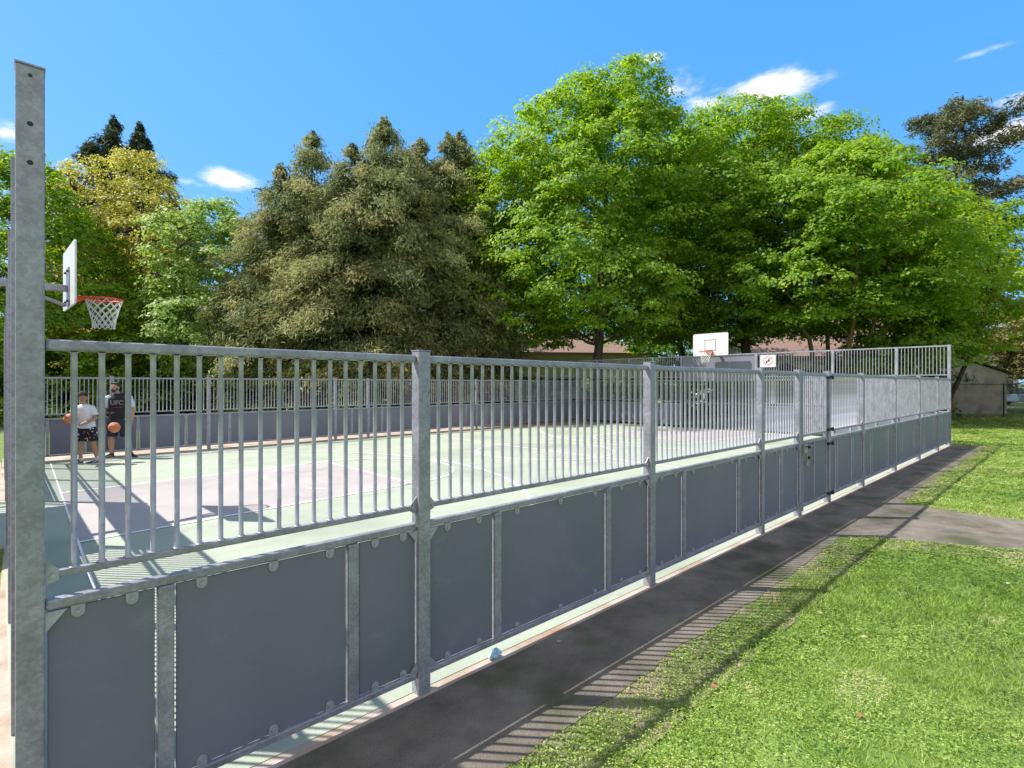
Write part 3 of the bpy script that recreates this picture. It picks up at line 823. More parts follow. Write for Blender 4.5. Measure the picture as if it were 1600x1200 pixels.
def conifer(name, label, base, H, rad, mat, seed=1, leaders=((0,0,1.0),), z0=.06, nb=230, group='trees around the court', prof=None, droop=.35,
            spr=42, leaf=.19, asp=.36, bark='bark', up=.0, trunk_r=.24, irr=.32, tex=.72, wid=.13, bvar=.16):
    rs = np.random.RandomState(seed)
    root = empty(name, base, 0, label=label, cat='tree', group=group)
    prof = prof or [(0,.75),(.12,1.0),(.35,.86),(.6,.6),(.8,.34),(.92,.13),(1,.02)]
    tb = MB(); Cs = []; Ns = []; Ts = []; Ss = []; To = []
    for (lx, ly, hk) in leaders:
        Hk = H*hk
        limb(tb, (lx*.6, ly*.6, -.1), (lx, ly, Hk), trunk_r, .015, rs, .008, 8, 8)
        nbk = int(nb*(hk**1.2)/len(leaders)**.5)
        for i in range(nbk):
            t = 1-(1-z0)*(rs.rand()**tex if i > 8 else .03*rs.rand())
            a = rs.rand()*2*PI; r = np.interp(t, [q[0] for q in prof], [q[1] for q in prof])*rad*(hk if len(leaders) > 1 else 1)
            r *= 1+irr*.7*math.sin(3*a+seed+9*t)+irr*rs.normal()*.75; r = max(.12, r)
            z = Hk*t; p0 = Vector((lx*(.6+.4*t), ly*(.6+.4*t), z)); dv = Vector((math.cos(a), math.sin(a), 0))
            tip = p0+dv*r+Vector((0,0,up*r-droop*r*.5)); mid = p0+dv*r*.5+Vector((0,0,r*(.10+up*.4)))
            if i % 3 == 0: tb.tube([p0, mid, tip], [.035*(r/rad+.2), .02, .006], 4)
            n = max(3, int(spr*(.06+1.15*min(1.3, r/rad))))
            u = rs.rand(n)**.6
            P = np.outer((1-u)**2, np.array(p0)) + np.outer(2*u*(1-u), np.array(mid)) + np.outer(u**2, np.array(tip))
            w = wid*r+.06+.1*min(1,r)
            side = np.array([-dv.y, dv.x, 0]); o = rs.normal(size=n)*w*(1.15-.6*u)
            P = P+np.outer(o, side); P[:,2] += rs.normal(size=n)*.12-np.abs(o)*.3 + up*.1
            # each spot is a small hanging spray of several narrow leaflets
            m = 9; Pm = np.repeat(P, m, 0)+rs.normal(size=(n*m,3))*np.array([.15,.15,.14])*min(1,.25+r*.75)
            T = np.tile(np.array(dv), (n*m,1))*.75 + rs.normal(size=(n*m,3))*.45; T[:,2] += -.55+up*1.5
            Nn = rs.normal(size=(n*m,3))*.55 + np.array(dv)*.45; Nn[:,2] += .55
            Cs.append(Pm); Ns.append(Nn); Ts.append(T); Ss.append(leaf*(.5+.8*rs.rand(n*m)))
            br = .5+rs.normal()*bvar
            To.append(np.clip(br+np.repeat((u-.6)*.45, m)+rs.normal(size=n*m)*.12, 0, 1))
    C = np.concatenate(Cs)
    v, f = leafquads(C, np.concatenate(Ns), np.concatenate(Ts), np.concatenate(Ss), asp, rs, .1)
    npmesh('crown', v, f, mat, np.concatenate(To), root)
    tb.build('trunk', M[bark], root, smooth=True, fix=False)
    return root
G = {}
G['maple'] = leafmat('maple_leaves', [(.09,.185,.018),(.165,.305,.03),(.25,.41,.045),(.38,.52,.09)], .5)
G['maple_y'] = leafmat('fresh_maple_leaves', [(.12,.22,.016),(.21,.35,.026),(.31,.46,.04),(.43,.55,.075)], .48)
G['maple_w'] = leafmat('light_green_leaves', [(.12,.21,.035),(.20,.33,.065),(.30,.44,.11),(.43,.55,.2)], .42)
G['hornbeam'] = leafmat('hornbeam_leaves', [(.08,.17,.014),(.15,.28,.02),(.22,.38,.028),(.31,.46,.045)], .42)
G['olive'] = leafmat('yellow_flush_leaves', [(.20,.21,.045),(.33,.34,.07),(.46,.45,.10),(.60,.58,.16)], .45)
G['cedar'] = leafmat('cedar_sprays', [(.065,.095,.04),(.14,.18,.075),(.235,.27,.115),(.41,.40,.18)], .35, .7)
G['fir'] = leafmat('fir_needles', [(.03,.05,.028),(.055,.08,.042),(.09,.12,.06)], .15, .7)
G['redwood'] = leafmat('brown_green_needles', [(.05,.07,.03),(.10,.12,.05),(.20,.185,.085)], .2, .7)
G['beige'] = leafmat('pale_pink_beige_leaves', [(.16,.16,.05),(.28,.24,.10),(.44,.36,.20)], .4)
G['hedge'] = leafmat('dark_hedge_leaves', [(.045,.095,.02),(.09,.17,.035),(.15,.26,.055)], .4)
round_ = [(0,.35),(.15,.8),(.35,1.0),(.6,.93),(.8,.7),(.93,.42),(1,.16)]
broad = [(0,.7),(.12,1.0),(.4,1.0),(.65,.85),(.85,.55),(1,.15)]
cone = [(0,.85),(.2,1.0),(.45,.85),(.7,.58),(.88,.32),(1,.08)]
def tr(px, z): 
    p = at(px, z); return (p.x, p.y, 0.15)
K = 1.0
broadleaf('hornbeam_tree', 'dense bright green conical tree behind the near hoop at the left edge', tr(36, 25.5), 12.8, 6.0, cone, G['hornbeam'], 900, 110, .6, .14, .0, 21, shell=.75, flat=.7, lobes=.08)
broadleaf('yellow_tree', 'yellow flushing tree in thin new leaf, left of the cedars', tr(205, 30), 14.9, 4.6, round_, G['olive'], 760, 80, .62, .13, .08, 22, trunk_r=.2, stems=4, spread=.45, sparse=.08, limbs=40)
conifer('fir_tree', 'tall dark fir rising behind the yellow tree, the higher of two spires', tr(178, 40), 21.6, 6.2, G['fir'], 23, leaders=((0,0,1),(-1.5,.5,.9)), nb=170, spr=90, leaf=.44, asp=.17, up=.25, droop=.0, irr=.28, prof=[(0,.9),(.5,.85),(.7,.56),(.85,.28),(.95,.10),(1,.0)], tex=1.0)
conifer('fir_tree', 'slim dark fir spire just right of the taller fir', tr(220, 41), 21.7, 4.4, G['fir'], 24, nb=140, spr=86, leaf=.44, asp=.17, up=.25, droop=.0, irr=.25, prof=[(0,.9),(.5,.85),(.7,.56),(.85,.28),(.95,.10),(1,.0)], tex=1.0)
broadleaf('maple_tree', 'loose light green tree between the yellow tree and the cedars', tr(350, 28), 11.3, 4.2, broad, G['maple_w'], 640, 90, .6, .15, .03, 25, trunk_r=.18, stems=3, sparse=.0)
CP = [(0,.8),(.15,1.0),(.45,.97),(.68,.80),(.84,.52),(.94,.25),(1,.02)]
conifer('cedar_tree', 'brownish cedar with two ragged tips, leftmost of the cedars', tr(488, 27), 14.4, 3.4, G['cedar'], 31, leaders=((0,0,1),(-1.5,.2,.86),(1.6,.3,.88)), nb=400, trunk_r=.2, prof=CP, spr=54, wid=.085, bvar=.24, leaf=.25, asp=.24, droop=.5)
conifer('cedar_tree', 'broad olive cedar in the middle of the row of cedars', tr(602, 26), 14.6, 3.7, G['cedar'], 32, leaders=((0,0,1),(1.5,.4,.93),(-1.4,.6,.90)), nb=430, trunk_r=.22, prof=CP, spr=54, wid=.085, bvar=.24, leaf=.25, asp=.24, droop=.5)
conifer('cedar_tree', 'cedar with a ragged multiple top touching the first green maple', tr(700, 28), 15.3, 3.2, G['cedar'], 33, leaders=((0,0,.97),(.9,.2,1),(-1.4,.4,.93)), nb=420, trunk_r=.18, prof=CP, wid=.085, bvar=.24, leaf=.25, asp=.24, droop=.5)
conifer('cedar_tree', 'low brown tinged cedar at the left foot of the cedar row', tr(440, 26.5), 10.4, 2.3, G['cedar'], 34, nb=230, trunk_r=.14, prof=CP, wid=.085, bvar=.24, leaf=.25, asp=.24, droop=.5)
broadleaf('maple_tree', 'slim yellow green maple squeezed between the cedars and the tallest maple', tr(800, 29.5), 15.0, 3.9, broad, G['maple_y'], 560, 104, .7, .155, .24, 41, trunk_r=.22)
broadleaf('maple_tree', 'tallest maple with a bright green crown, left of the far hoop', tr(940, 28), 17.9, 5.9, [(0,.75),(.15,1.0),(.4,1.0),(.6,.84),(.8,.62),(.92,.44),(1,.2)], G['maple'], 1250, 108, .78, .155, .24, 42, trunk_r=.3)
broadleaf('maple_tree', 'big maple with a dense dark topped crown behind the far hoop', tr(1165, 30.5), 17.3, 6.4, [(0,.75),(.15,1.0),(.5,1.0),(.75,.82),(.9,.6),(1,.3)], G['maple'], 1300, 108, .8, .155, .25, 43, trunk_r=.34)
broadleaf('maple_tree', 'light green maple with leaning mossy stems behind the notice', tr(1305, 25.5), 13.0, 5.0, [(0,.8),(.2,1.0),(.45,1.0),(.7,.8),(.88,.5),(1,.2)], G['maple'], 900, 112, .72, .15, .34, 44, stems=4, bark='bark_moss', trunk_r=.2, spread=.42)
broadleaf('maple_tree', 'open yellow green maple with bare limbs in front of the brown conifer', tr(1460, 27), 11.7, 3.7, broad, G['maple_y'], 500, 76, .68, .17, .26, 45, stems=3, trunk_r=.18, sparse=.08, limbs=34)
conifer('redwood_tree', 'tall brown green conifer with irregular outflung branches at the right', tr(1478, 37), 20.4, 6.2, G['redwood'], 57, tex=1.0, nb=125, spr=62, leaf=.40, asp=.2, up=.30, droop=0, irr=.30, z0=.25, prof=[(0,.5),(.3,.6),(.5,1.0),(.75,.8),(.9,.55),(1,.2)], trunk_r=.35)
broadleaf('maple_tree', 'low drooping green tree spilling over the corner of the tall fence', tr(1372, 25.2), 4.9, 2.5, [(0,.6),(.2,1),(.6,.95),(1,.3)], G['maple'], 190, 80, .5, .15, .42, 52, trunk_r=.09, lean=(1.9,-1.75))
broadleaf('maple_tree', 'bushy green tree cut by the right edge of the photo', tr(1672, 33), 8.8, 3.4, broad, G['maple'], 360, 60, .7, .2, .2, 53, trunk_r=.2)
broadleaf('cherry_tree', 'low tree in beige and pinkish leaf above the parked car', tr(1640, 31), 6.4, 3.1, round_, G['beige'], 260, 50, .55, .15, .3, 54, trunk_r=.14, limbs=20)
broadleaf('shrub_tree', 'thin reddish brown undergrowth tree behind the low drooping tree', tr(1530, 34), 7.5, 3.6, broad, G['beige'], 260, 40, .6, .15, .15, 55, trunk_r=.12, stems=4, limbs=30)
# trees that only close the view for a step to the side
broadleaf('maple_tree', 'shaded maple behind the tallest one', tr(1065, 36), 18.6, 5.6, broad, G['maple'], 620, 70, .9, .22, .22, 61, trunk_r=.28)
broadleaf('maple_tree', 'maple filling the gap at the back behind the cedars', tr(660, 40), 12.0, 6.0, broad, G['maple'], 380, 50, .9, .27, .05, 62, trunk_r=.28)
broadleaf('hornbeam_tree', 'green tree just outside the left edge of the photo', tr(-150, 27), 12.0, 5.0, cone, G['hornbeam'], 380, 60, .7, .2, .03, 63, shell=.8)
broadleaf('maple_tree', 'dark green tree closing the gap behind the yellow tree', tr(290, 40), 9.0, 5.5, broad, G['hornbeam'], 380, 50, .8, .25, .02, 64, trunk_r=.2)
# undergrowth row
hl = ['dark laurel shrub under the yellow tree', 'dark shrub below the light green tree', 'dark shrub at the foot of the left cedar', 'dark shrub between two cedars', 'dark shrub right of the cedars', 'dark shrub beneath the slim maple',
      'dark shrub under the tallest maple', 'dark shrub behind the far hoop', 'dark shrub behind the notice', 'dark shrub right of the notice', 'dark shrub behind the corner post', 'dark shrub at the left edge']
for i, (px, z, h, r) in enumerate([(190,31,3.8,3.4),(330,31.5,3.6,3.2),(440,30,4.2,3.2),(560,30,4.6,3.2),(690,32,4.8,3.6),(800,34,1.9,2.2),(950,36,2.0,2.4),(1110,33,3.6,3.2),(1210,34,2.6,2.6),(1330,31,2.8,2.8),(1395,31,3.0,3.0),(60,30,3.6,3.6)]):
    broadleaf('shrub', hl[i], tr(px, z), h, r, [(0,.9),(.4,1),(.8,.7),(1,.3)], G['hedge'], 150, 55, .6, .2, .0, 80+i, trunk_r=.06, stems=3, group='shrubs under the trees', cat='shrub', limbs=5)
# the wood far behind, one mass
rs = np.random.RandomState(99); CC = []
for px in np.linspace(-260, 1500, 90):
    z = 62+rs.rand()*14; H = 7+3*rs.rand()
    b_ = at(px+rs.normal()*8, z); k = 26
    CC.append(np.stack([b_.x+rs.normal(size=k)*1.7, b_.y+rs.normal(size=k)*1.7, .3+rs.rand(k)*H], 1))
C = np.concatenate(CC); cen = np.repeat(C, 30, 0); d = rdir(rs, len(cen))
v, f = leafquads(cen+d*rs.rand(len(cen),1)*1.5, d+np.array([0,0,.6]), rdir(rs, len(cen)), .5*(.6+.8*rs.rand(len(cen))), .8, rs)
npmesh('distant_wood', v, f, G['hedge'], rs.rand(len(cen)), kind='stuff', label='dark far off belt of trees behind the houses')
# ================================================================== PEOPLE AND BALLS
def ring(c, a, b, n=20, tilt=None):
    o = []
    for k in range(n):
        an = 2*PI*k/n; p = Vector((a*math.cos(an), b*math.sin(an), 0))
        if tilt: p = tilt @ p
        o.append(tuple(Vector(c)+p))
    return o
def remesh(o, vox, smooth=3):
    md = o.modifiers.new('join', 'REMESH'); md.mode = 'VOXEL'; md.voxel_size = vox; md.use_smooth_shade = True
    if smooth:
        s_ = o.modifiers.new('soft', 'SMOOTH'); s_.factor = .5; s_.iterations = smooth
SKIN = surf('skin', (.42,.235,.155), (.50,.29,.20), scale=14, rough=.5, spec=.35)
SKIN2 = surf('skin_tanned', (.36,.19,.12), (.44,.245,.165), scale=14, rough=.5, spec=.35)
def hand(mb, wrist, d, palm_n, side, curl=.5, s=1.0):
    """palm, four fingers of unequal length and a thumb; d points along the hand, palm_n out of the palm, side towards the thumb"""
    w = Vector(wrist); d = Vector(d).normalized(); n = Vector(palm_n); n = (n-d*n.dot(d)).normalized(); t = d.cross(n).normalized()
    if t.dot(Vector(side)) < 0: t = -t
    rt = Matrix((t, d, n)).transposed()
    mb.ell(w+d*.048*s, (.040*s,.052*s,.017*s), 12, 8, rt.to_3x3())
    for k, (off, ln) in enumerate(((.030,.072),(.010,.080),(-.010,.075),(-.029,.060))):
        p0 = w+d*.080*s+t*off*s; a = .25+curl
        p1 = p0+(d*math.cos(a*.5)+n*math.sin(a*.5))*ln*.45*s+t*off*.12
        p2 = p1+(d*math.cos(a*1.3)+n*math.sin(a*1.3))*ln*.33*s
        p3 = p2+(d*math.cos(a*2.0)+n*math.sin(a*2.0))*ln*.25*s
        mb.tube([p0-d*.02, p1, p2, p3], [.0095*s,.0088*s,.008*s,.0065*s], 8)
    b0 = w+d*.022*s+t*.028*s; b1 = b0+(d*.6+t*.75+n*.25).normalized()*.038*s; b2 = b1+(d*.85+t*.25+n*.5).normalized()*.032*s
    mb.tube([b0, b1, b2], [.013*s,.010*s,.0075*s], 8)
def head(root, c, look, skin, hairm, curly, beard=False, s=1.0, body=None):
    """c centre of the skull; look = rotation matrix; local -y is the face"""
    L_ = lambda x, y, z: Vector(c)+look @ Vector((x*s, y*s, z*s))
    body.ell(L_(0,.006,.022), (.076*s,.096*s,.100*s), 20, 14, look)
    body.ell(L_(0,-.030,-.050), (.054*s,.058*s,.062*s), 18, 12, look)
    body.ell(L_(0,-.052,-.088), (.026*s,.024*s,.020*s), 12, 8, look)             # chin
    body.ell(L_(0,-.084,.020), (.052*s,.016*s,.012*s), 12, 8, look)              # brow
    body.tube([L_(0,-.090,.012), L_(0,-.108,-.018), L_(0,-.098,-.030)], [.009*s,.013*s,.014*s], 8)
    for sx in (-1, 1):
        body.ell(L_(.076*sx,.008,-.004), (.010*s,.020*s,.031*s), 10, 8, look)
        body.ell(L_(.040*sx,-.068,-.022), (.022*s,.018*s,.018*s), 10, 8, look)
    body.ell(L_(0,-.086,-.054), (.024*s,.012*s,.006*s), 10, 6, look); body.ell(L_(0,-.084,-.063), (.021*s,.012*s,.007*s), 10, 6, look)
    for sx in (-1, 1):
        e = MB().ell(L_(.031*sx,-.083,.002), (.0125*s,.009*s,.0075*s), 12, 8, look).build('eye', EYE, root, smooth=True)
        MB().ell(L_(.031*sx,-.0905,.002), (.0055*s,.003*s,.0055*s), 10, 6, look).build('iris', M['black'], e)
        MB().tube([L_(.014*sx,-.096,.020), L_(.032*sx,-.096,.026), L_(.050*sx,-.082,.021)], .0042*s, 6).build('eyebrow', hairm, root)
    MB().ell(L_(0,-.0955,-.0585), (.020*s,.004*s,.003*s), 10, 6, look).build('mouth', LIP, root)
    h = MB(); rs_ = random.Random(5 if curly else 6)
    if curly:
        for i in range(260):
            th = rs_.uniform(0, 1.5); a = rs_.uniform(0, 2*PI); r_ = 1.0+rs_.uniform(0, .22)
            x = .084*math.sin(th)*math.cos(a); y = .100*math.sin(th)*math.sin(a)+.008; z = .034+.092*math.cos(th)
            if y < -.050 and z < .088: continue
            k = rs_.uniform(.012,.021)
            h.ell(L_(x*r_, y*r_, z*r_), (k*s,k*s,k*s), 7, 5)
    else:
        h.ell(L_(0,.018,.040), (.082*s,.098*s,.096*s), 20, 14, look)
        for i in range(60):
            x = rs_.uniform(-.07,.07); y = rs_.uniform(-.085,.06)
            h.ell(L_(x, y, .122-.9*x*x*10*.4-abs(y)*.28), (.013*s,.022*s,.011*s), 8, 6, look)
    ho = h.build('hair', hairm, root, smooth=not curly)
    if curly is False: remesh(ho, .008, 2)
    if beard:
        b = MB()
        b.ell(L_(0,-.050,-.078), (.047*s,.050*s,.042*s), 18, 12, look)
        for sx in (-1, 1): b.tube([L_(.066*sx,-.012,.0), L_(.062*sx,-.030,-.045), L_(.036*sx,-.068,-.078)], [.010*s,.016*s,.018*s], 8)
        b.tube([L_(-.028,-.094,-.050), L_(0,-.099,-.043), L_(.028,-.094,-.050)], .006*s, 6)
        remesh(b.build('beard', hairm, root, smooth=True), .007, 2)
EYE = surf('eye_white', (.7,.68,.64), rough=.3); LIP = surf('lips', (.30,.12,.10), rough=.5)
HAIR = surf('dark_hair', (.018,.014,.012), (.05,.042,.038), scale=60, rough=.6)
def cloth(name, c1, c2=None, **k): return surf(name, c1, c2 or tuple(x*.85 for x in c1), scale=9, rough=.9, bump=.2, bscale=30, **k)
def shoe(root, c, ang, s=1.0, upper=(.02,.025,.04)):
    """c = heel point on the ground, toes along angle ang (0 = local -y)"""
    o = empty('shoe_tmp', (0,0,0)); rt = Matrix.Rotation(ang, 3, 'Z')
    T = lambda x, y, z: Vector(c)+rt @ Vector((x*s, y*s, z*s))
    rings = []
    for y, w, h0, h1 in ((.03,.030,.018,.075),(-.0,.036,.016,.105),(-.06,.037,.016,.095),(-.11,.042,.016,.072),(-.17,.046,.016,.055),(-.22,.042,.017,.046),(-.255,.022,.02,.035)):
        rings.append([tuple(T(w*math.cos(2*PI*k/14), y, (h0+h1)/2+(h1-h0)/2*math.sin(2*PI*k/14))) for k in range(14)])
    u = MB().loft(rings).build('shoe', surf('shoe_dark', upper, tuple(x*1.8 for x in upper), scale=30, rough=.6), root, smooth=True)
    pts = [(.03,.028),(.045,0),(.048,-.10),(.054,-.17),(.046,-.23),(.02,-.268)]
    poly = [(x, y) for y, x in [(p[1] if False else p[1], p[0]) for p in []]]
    prof = [(.030,.030),(.040,.0),(.038,-.06),(.046,-.12),(.050,-.18),(.044,-.235),(.020,-.268)]
    loop = prof + [(-x, y) for x, y in reversed(prof)]
    n = len(loop); sb = MB(); vs = [tuple(T(x, y, 0.001)) for x, y in loop]+[tuple(T(x, y, .017)) for x, y in loop]
    sb.add(vs, [tuple(range(n)), tuple(reversed(range(n, 2*n)))]+[(i, n+i, n+(i+1) % n, (i+1) % n) for i in range(n)])
    sb.build('sole', M['white'], u)
    MB().tube([T(.0445,-.13,.03), T(.043,-.09,.048), T(.040,-.045,.06)], .005, 6).build('stripe', M['white'], u)
    bpy.data.objects.remove(o)
def limbt(mb, pts, rads, n=14): mb.tube(pts, rads, n)

def ball(label, loc, tilt, r=.12):
    b = empty('basketball', loc, 0, label=label, cat='ball', group='orange basketballs')
    b.rotation_euler = tilt
    mb = MB().ell((0,0,0), (r,r,r), 40, 24).build('ball_skin', surf('pebbled_orange_rubber', (.62,.20,.085), (.70,.25,.11), scale=60, rough=.6, bump=.3, bscale=220), b, smooth=True)
    s = MB(); q = r*1.002
    c = lambda f: [tuple(f(2*PI*k/48)) for k in range(49)]
    s.tube(c(lambda a: (q*math.cos(a), q*math.sin(a), 0)), .0028, 5, cap=False)
    s.tube(c(lambda a: (q*math.cos(a), 0, q*math.sin(a))), .0028, 5, cap=False)
    for sx in (-1, 1):
        def f(a, sx=sx):
            v = Vector((sx*(.62+.22*math.cos(2*a)), math.cos(a), math.sin(a))); v.y *= .8; return v.normalized()*q
        s.tube(c(f), .0028, 5, cap=False)
    s.build('seam', M['black'], b)
    return b

# ---------------- the younger one with the ball
zc = 11.85; loc = at(134, zc); loc.z = .008
YR = PHI-R(90)+R(16)
Y = empty('person', loc, YR, label='younger player with dark curly hair in a white T-shirt and patterned shorts, holding a ball', cat='person')
bd = MB()
hipz, shz = .86, 1.27
# legs (image left, image right)
HL, HR = Vector((-.065,0,hipz)), Vector((.095,.0,hipz)); KL, KR = Vector((-.095,-.05,.47)), Vector((.145,-.02,.47)); AL, AR = Vector((-.105,.02,.09)), Vector((.205,.04,.09))
for h_, k_, a_ in ((HL,KL,AL),(HR,KR,AR)):
    bd.tube([h_, h_.lerp(k_,.45), k_, k_.lerp(a_,.35)+Vector((0,.015,0)), a_.lerp(k_,.18), a_, a_+Vector((0,-.02,-.05))], [.085,.074,.054,.056,.036,.034,.036], 14)
bd.loft([ring((.015,0,.80), .13,.10), ring((.015,0,.90), .145,.105), ring((.01,.01,1.02), .125,.09), ring((-.005,0,1.16), .145,.10), ring((-.015,0,1.27), .16,.095), ring((-.02,.0,1.325), .09,.07)])
bd.tube([(-.02,.005,1.30), (-.04,-.01,1.40)], [.052,.047], 14)
SL, SR = Vector((-.165,0,1.265)), Vector((.135,.0,1.265))
EL_, WL_ = Vector((-.27,-.08,1.06)), Vector((-.30,-.27,1.02))
ER_, WR_ = Vector((.20,-.04,1.02)), Vector((.01,-.225,.895))
for s_, e_, w_ in ((SL,EL_,WL_),(SR,ER_,WR_)):
    bd.tube([s_, s_.lerp(e_,.5), e_, e_.lerp(w_,.4), w_], [.052,.044,.037,.038,.025], 12)
bc = Vector((-.165,-.30,1.03))                                    # ball centre
hand(bd, WL_, (bc-WL_)+Vector((-.02,-.02,.05)), Vector((1,-.2,0)), (0,0,1), .5)
hand(bd, WR_, Vector((-.9,-.35,-.02)), Vector((-.1,-.1,1)), (0,-1,0), .35)
look = Matrix.Rotation(R(6), 3, 'Z') @ Matrix.Rotation(R(16), 3, 'X')
head(Y, (-.045,-.02,1.475), look, SKIN2, HAIR, True, False, .98, bd)
bo = bd.build('body', SKIN2, Y, smooth=True); remesh(bo, .0065, 2)
sh = MB()
sh.loft([ring((.02,0,.80), .175,.135), ring((.015,0,.90), .168,.128), ring((.005,.01,1.03), .155,.115), ring((-.005,0,1.16), .168,.118), ring((-.015,0,1.26), .182,.110), ring((-.018,0,1.31), .130,.088), ring((-.022,0,1.34), .070,.062)])
sh.tube([SL+Vector((.03,0,.015)), SL.lerp(EL_,.62)], [.070,.072], 14); sh.tube([SR+Vector((-.03,0,.015)), SR.lerp(ER_,.72)], [.070,.076], 14)
remesh(sh.build('shirt', cloth('white_cotton', (.72,.73,.75)), Y, smooth=True), .012, 3)
# patterned shorts
m, n, l, b = newmat('patterned_black_cotton')
tcn = n.new('ShaderNodeTexCoord'); vo = n.new('ShaderNodeTexVoronoi'); vo.inputs['Scale'].default_value = 19
l.new(tcn.outputs['Object'], vo.inputs['Vector'])
lt = n.new('ShaderNodeMath'); lt.operation = 'LESS_THAN'; lt.inputs[1].default_value = .32; l.new(vo.outputs['Distance'], lt.inputs[0])
cr = n.new('ShaderNodeValToRGB'); cr.color_ramp.interpolation = 'CONSTANT'
cr.color_ramp.elements[0].color = (.7,.7,.7,1); cr.color_ramp.elements[1].position = .45; cr.color_ramp.elements[1].color = (.75,.2,.06,1)
e = cr.color_ramp.elements.new(.62); e.color = (.02,.02,.025,1); e = cr.color_ramp.elements.new(.8); e.color = (.16,.12,.45,1)
sxn = n.new('ShaderNodeSeparateColor'); l.new(vo.outputs['Color'], sxn.inputs[0]); l.new(sxn.outputs[0], cr.inputs[0])
mx = n.new('ShaderNodeMix'); mx.data_type = 'RGBA'; l.new(lt.outputs[0], mx.inputs[0]); mx.inputs[6].default_value = (.012,.012,.016,1); l.new(cr.outputs[0], mx.inputs[7])
l.new(mx.outputs[2], b.inputs['Base Color']); b.inputs['Roughness'].default_value = .9
st = MB()
st.loft([ring((.015,0,.72), .155,.125), ring((.015,0,.86), .158,.122), ring((.015,0,.90), .15,.115)])
st.tube([HL+Vector((0,0,-.04)), Vector((-.085,-.03,.505))], [.105,.108], 16); st.tube([HR+Vector((0,0,-.04)), Vector((.135,-.01,.505))], [.105,.108], 16)
remesh(st.build('shorts', m, Y, smooth=True), .011, 3)
for a_ in (AL, AR): MB().tube([a_+Vector((0,0,-.03)), a_+Vector((0,0,.07))], [.042,.041], 14).build('sock', cloth('white_sock', (.7,.7,.7)), Y, smooth=True)
shoe(Y, (AL.x,AL.y+.02,0), R(-30)); shoe(Y, (AR.x,AR.y+.02,0), R(-35))
bw = Matrix.Translation(loc) @ Matrix.Rotation(YR, 4, 'Z') @ bc
ball('orange basketball held against the white T-shirt of the younger player', bw, (.4,.9,.3), .118)

# ---------------- the older one
zc = 12.75; loc = at(185, zc); loc.z = .008
P_ = empty('person', loc, PHI-R(90)+R(16), label='bearded man in a dark hooded vest and navy shorts at the far fence', cat='person')
bd = MB()
HL, HR = Vector((-.09,0,.95)), Vector((.09,.0,.95)); KL, KR = Vector((-.135,-.03,.52)), Vector((.175,.0,.52)); AL, AR = Vector((-.15,.02,.09)), Vector((.245,.05,.09))
for h_, k_, a_ in ((HL,KL,AL),(HR,KR,AR)):
    bd.tube([h_, h_.lerp(k_,.45), k_, k_.lerp(a_,.35)+Vector((0,.02,0)), a_.lerp(k_,.18), a_, a_+Vector((0,-.02,-.05))], [.10,.088,.063,.067,.042,.038,.040], 14)
bd.loft([ring((0,0,.88), .165,.125), ring((0,0,1.0), .17,.13), ring((0,0,1.15), .158,.125), ring((0,0,1.32), .185,.128), ring((0,0,1.46), .20,.115), ring((0,.0,1.525), .10,.085)])
bd.tube([(0,.01,1.50), (-.045,-.005,1.62)], [.064,.058], 14)
SL, SR = Vector((-.215,0,1.455)), Vector((.215,0,1.455)); EL_, ER_ = Vector((-.285,.03,1.17)), Vector((.29,.03,1.17)); WL_, WR_ = Vector((-.285,-.06,.92)), Vector((.30,-.05,.92))
for s_, e_, w_ in ((SL,EL_,WL_),(SR,ER_,WR_)):
    bd.tube([s_, s_.lerp(e_,.5), e_, e_.lerp(w_,.35), w_], [.062,.053,.043,.044,.029], 12)
hand(bd, WL_, (.02,-.12,-1), (1,0,0), (0,-1,0), .35, 1.08); hand(bd, WR_, (-.02,-.12,-1), (-1,0,0), (0,-1,0), .4, 1.08)
look = Matrix.Rotation(R(-10), 3, 'Z') @ Matrix.Rotation(R(-6), 3, 'X')
head(P_, (-.06,-.02,1.705), look, SKIN, HAIR, False, True, 1.04, bd)
bo = bd.build('body', SKIN, P_, smooth=True); remesh(bo, .0065, 2)
sh = MB()
for s_, e_ in ((SL,EL_),(SR,ER_)): sh.tube([s_+Vector((-.05 if s_.x > 0 else .05,0,.01)), s_, s_.lerp(e_,.78)], [.075,.082,.084], 14)
sh.loft([ring((0,0,1.30), .19,.13), ring((0,0,1.46), .21,.12), ring((-.01,0,1.545), .085,.075)])
remesh(sh.build('shirt', cloth('pale_blue_cotton', (.60,.67,.75)), P_, smooth=True), .012, 3)
vs_ = MB()
vs_.loft([ring((0,0,.955), .195,.155), ring((0,0,1.02), .20,.158), ring((0,0,1.16), .192,.152), ring((0,0,1.32), .208,.150), ring((0,0,1.45), .213,.138), ring((0,0,1.52), .13,.105), ring((-.01,0,1.56), .088,.082)])
vs_.ell((0,.085,1.53), (.115,.065,.06)); vs_.tube([(-.09,-.02,1.535),(-.075,.06,1.56),(0,.10,1.565),(.075,.06,1.56),(.09,-.02,1.535)], .028, 8)
vs_.ell((0,-.145,1.06), (.12,.03,.07))
remesh(vs_.build('vest', cloth('black_fleece', (.018,.020,.026)), P_, smooth=True), .012, 3)
txt = bpy.data.curves.new('lettering', 'FONT'); txt.body = 'UFC'; txt.size = .145; txt.extrude = .004; txt.align_x = 'CENTER'; txt.offset = .004
tt = bpy.data.objects.new('tmp', txt); COL.objects.link(tt); bpy.context.view_layer.update()
tm = bpy.data.meshes.new_from_object(tt.evaluated_get(bpy.context.evaluated_depsgraph_get())); bpy.data.objects.remove(tt)
to = bpy.data.objects.new('lettering', tm); COL.objects.link(to); to.parent = P_
to.location = (.03,-.168,1.30); to.rotation_euler = (R(90),0,0)
tm.materials.append(surf('grey_print_on_vest', (.20,.20,.21)))
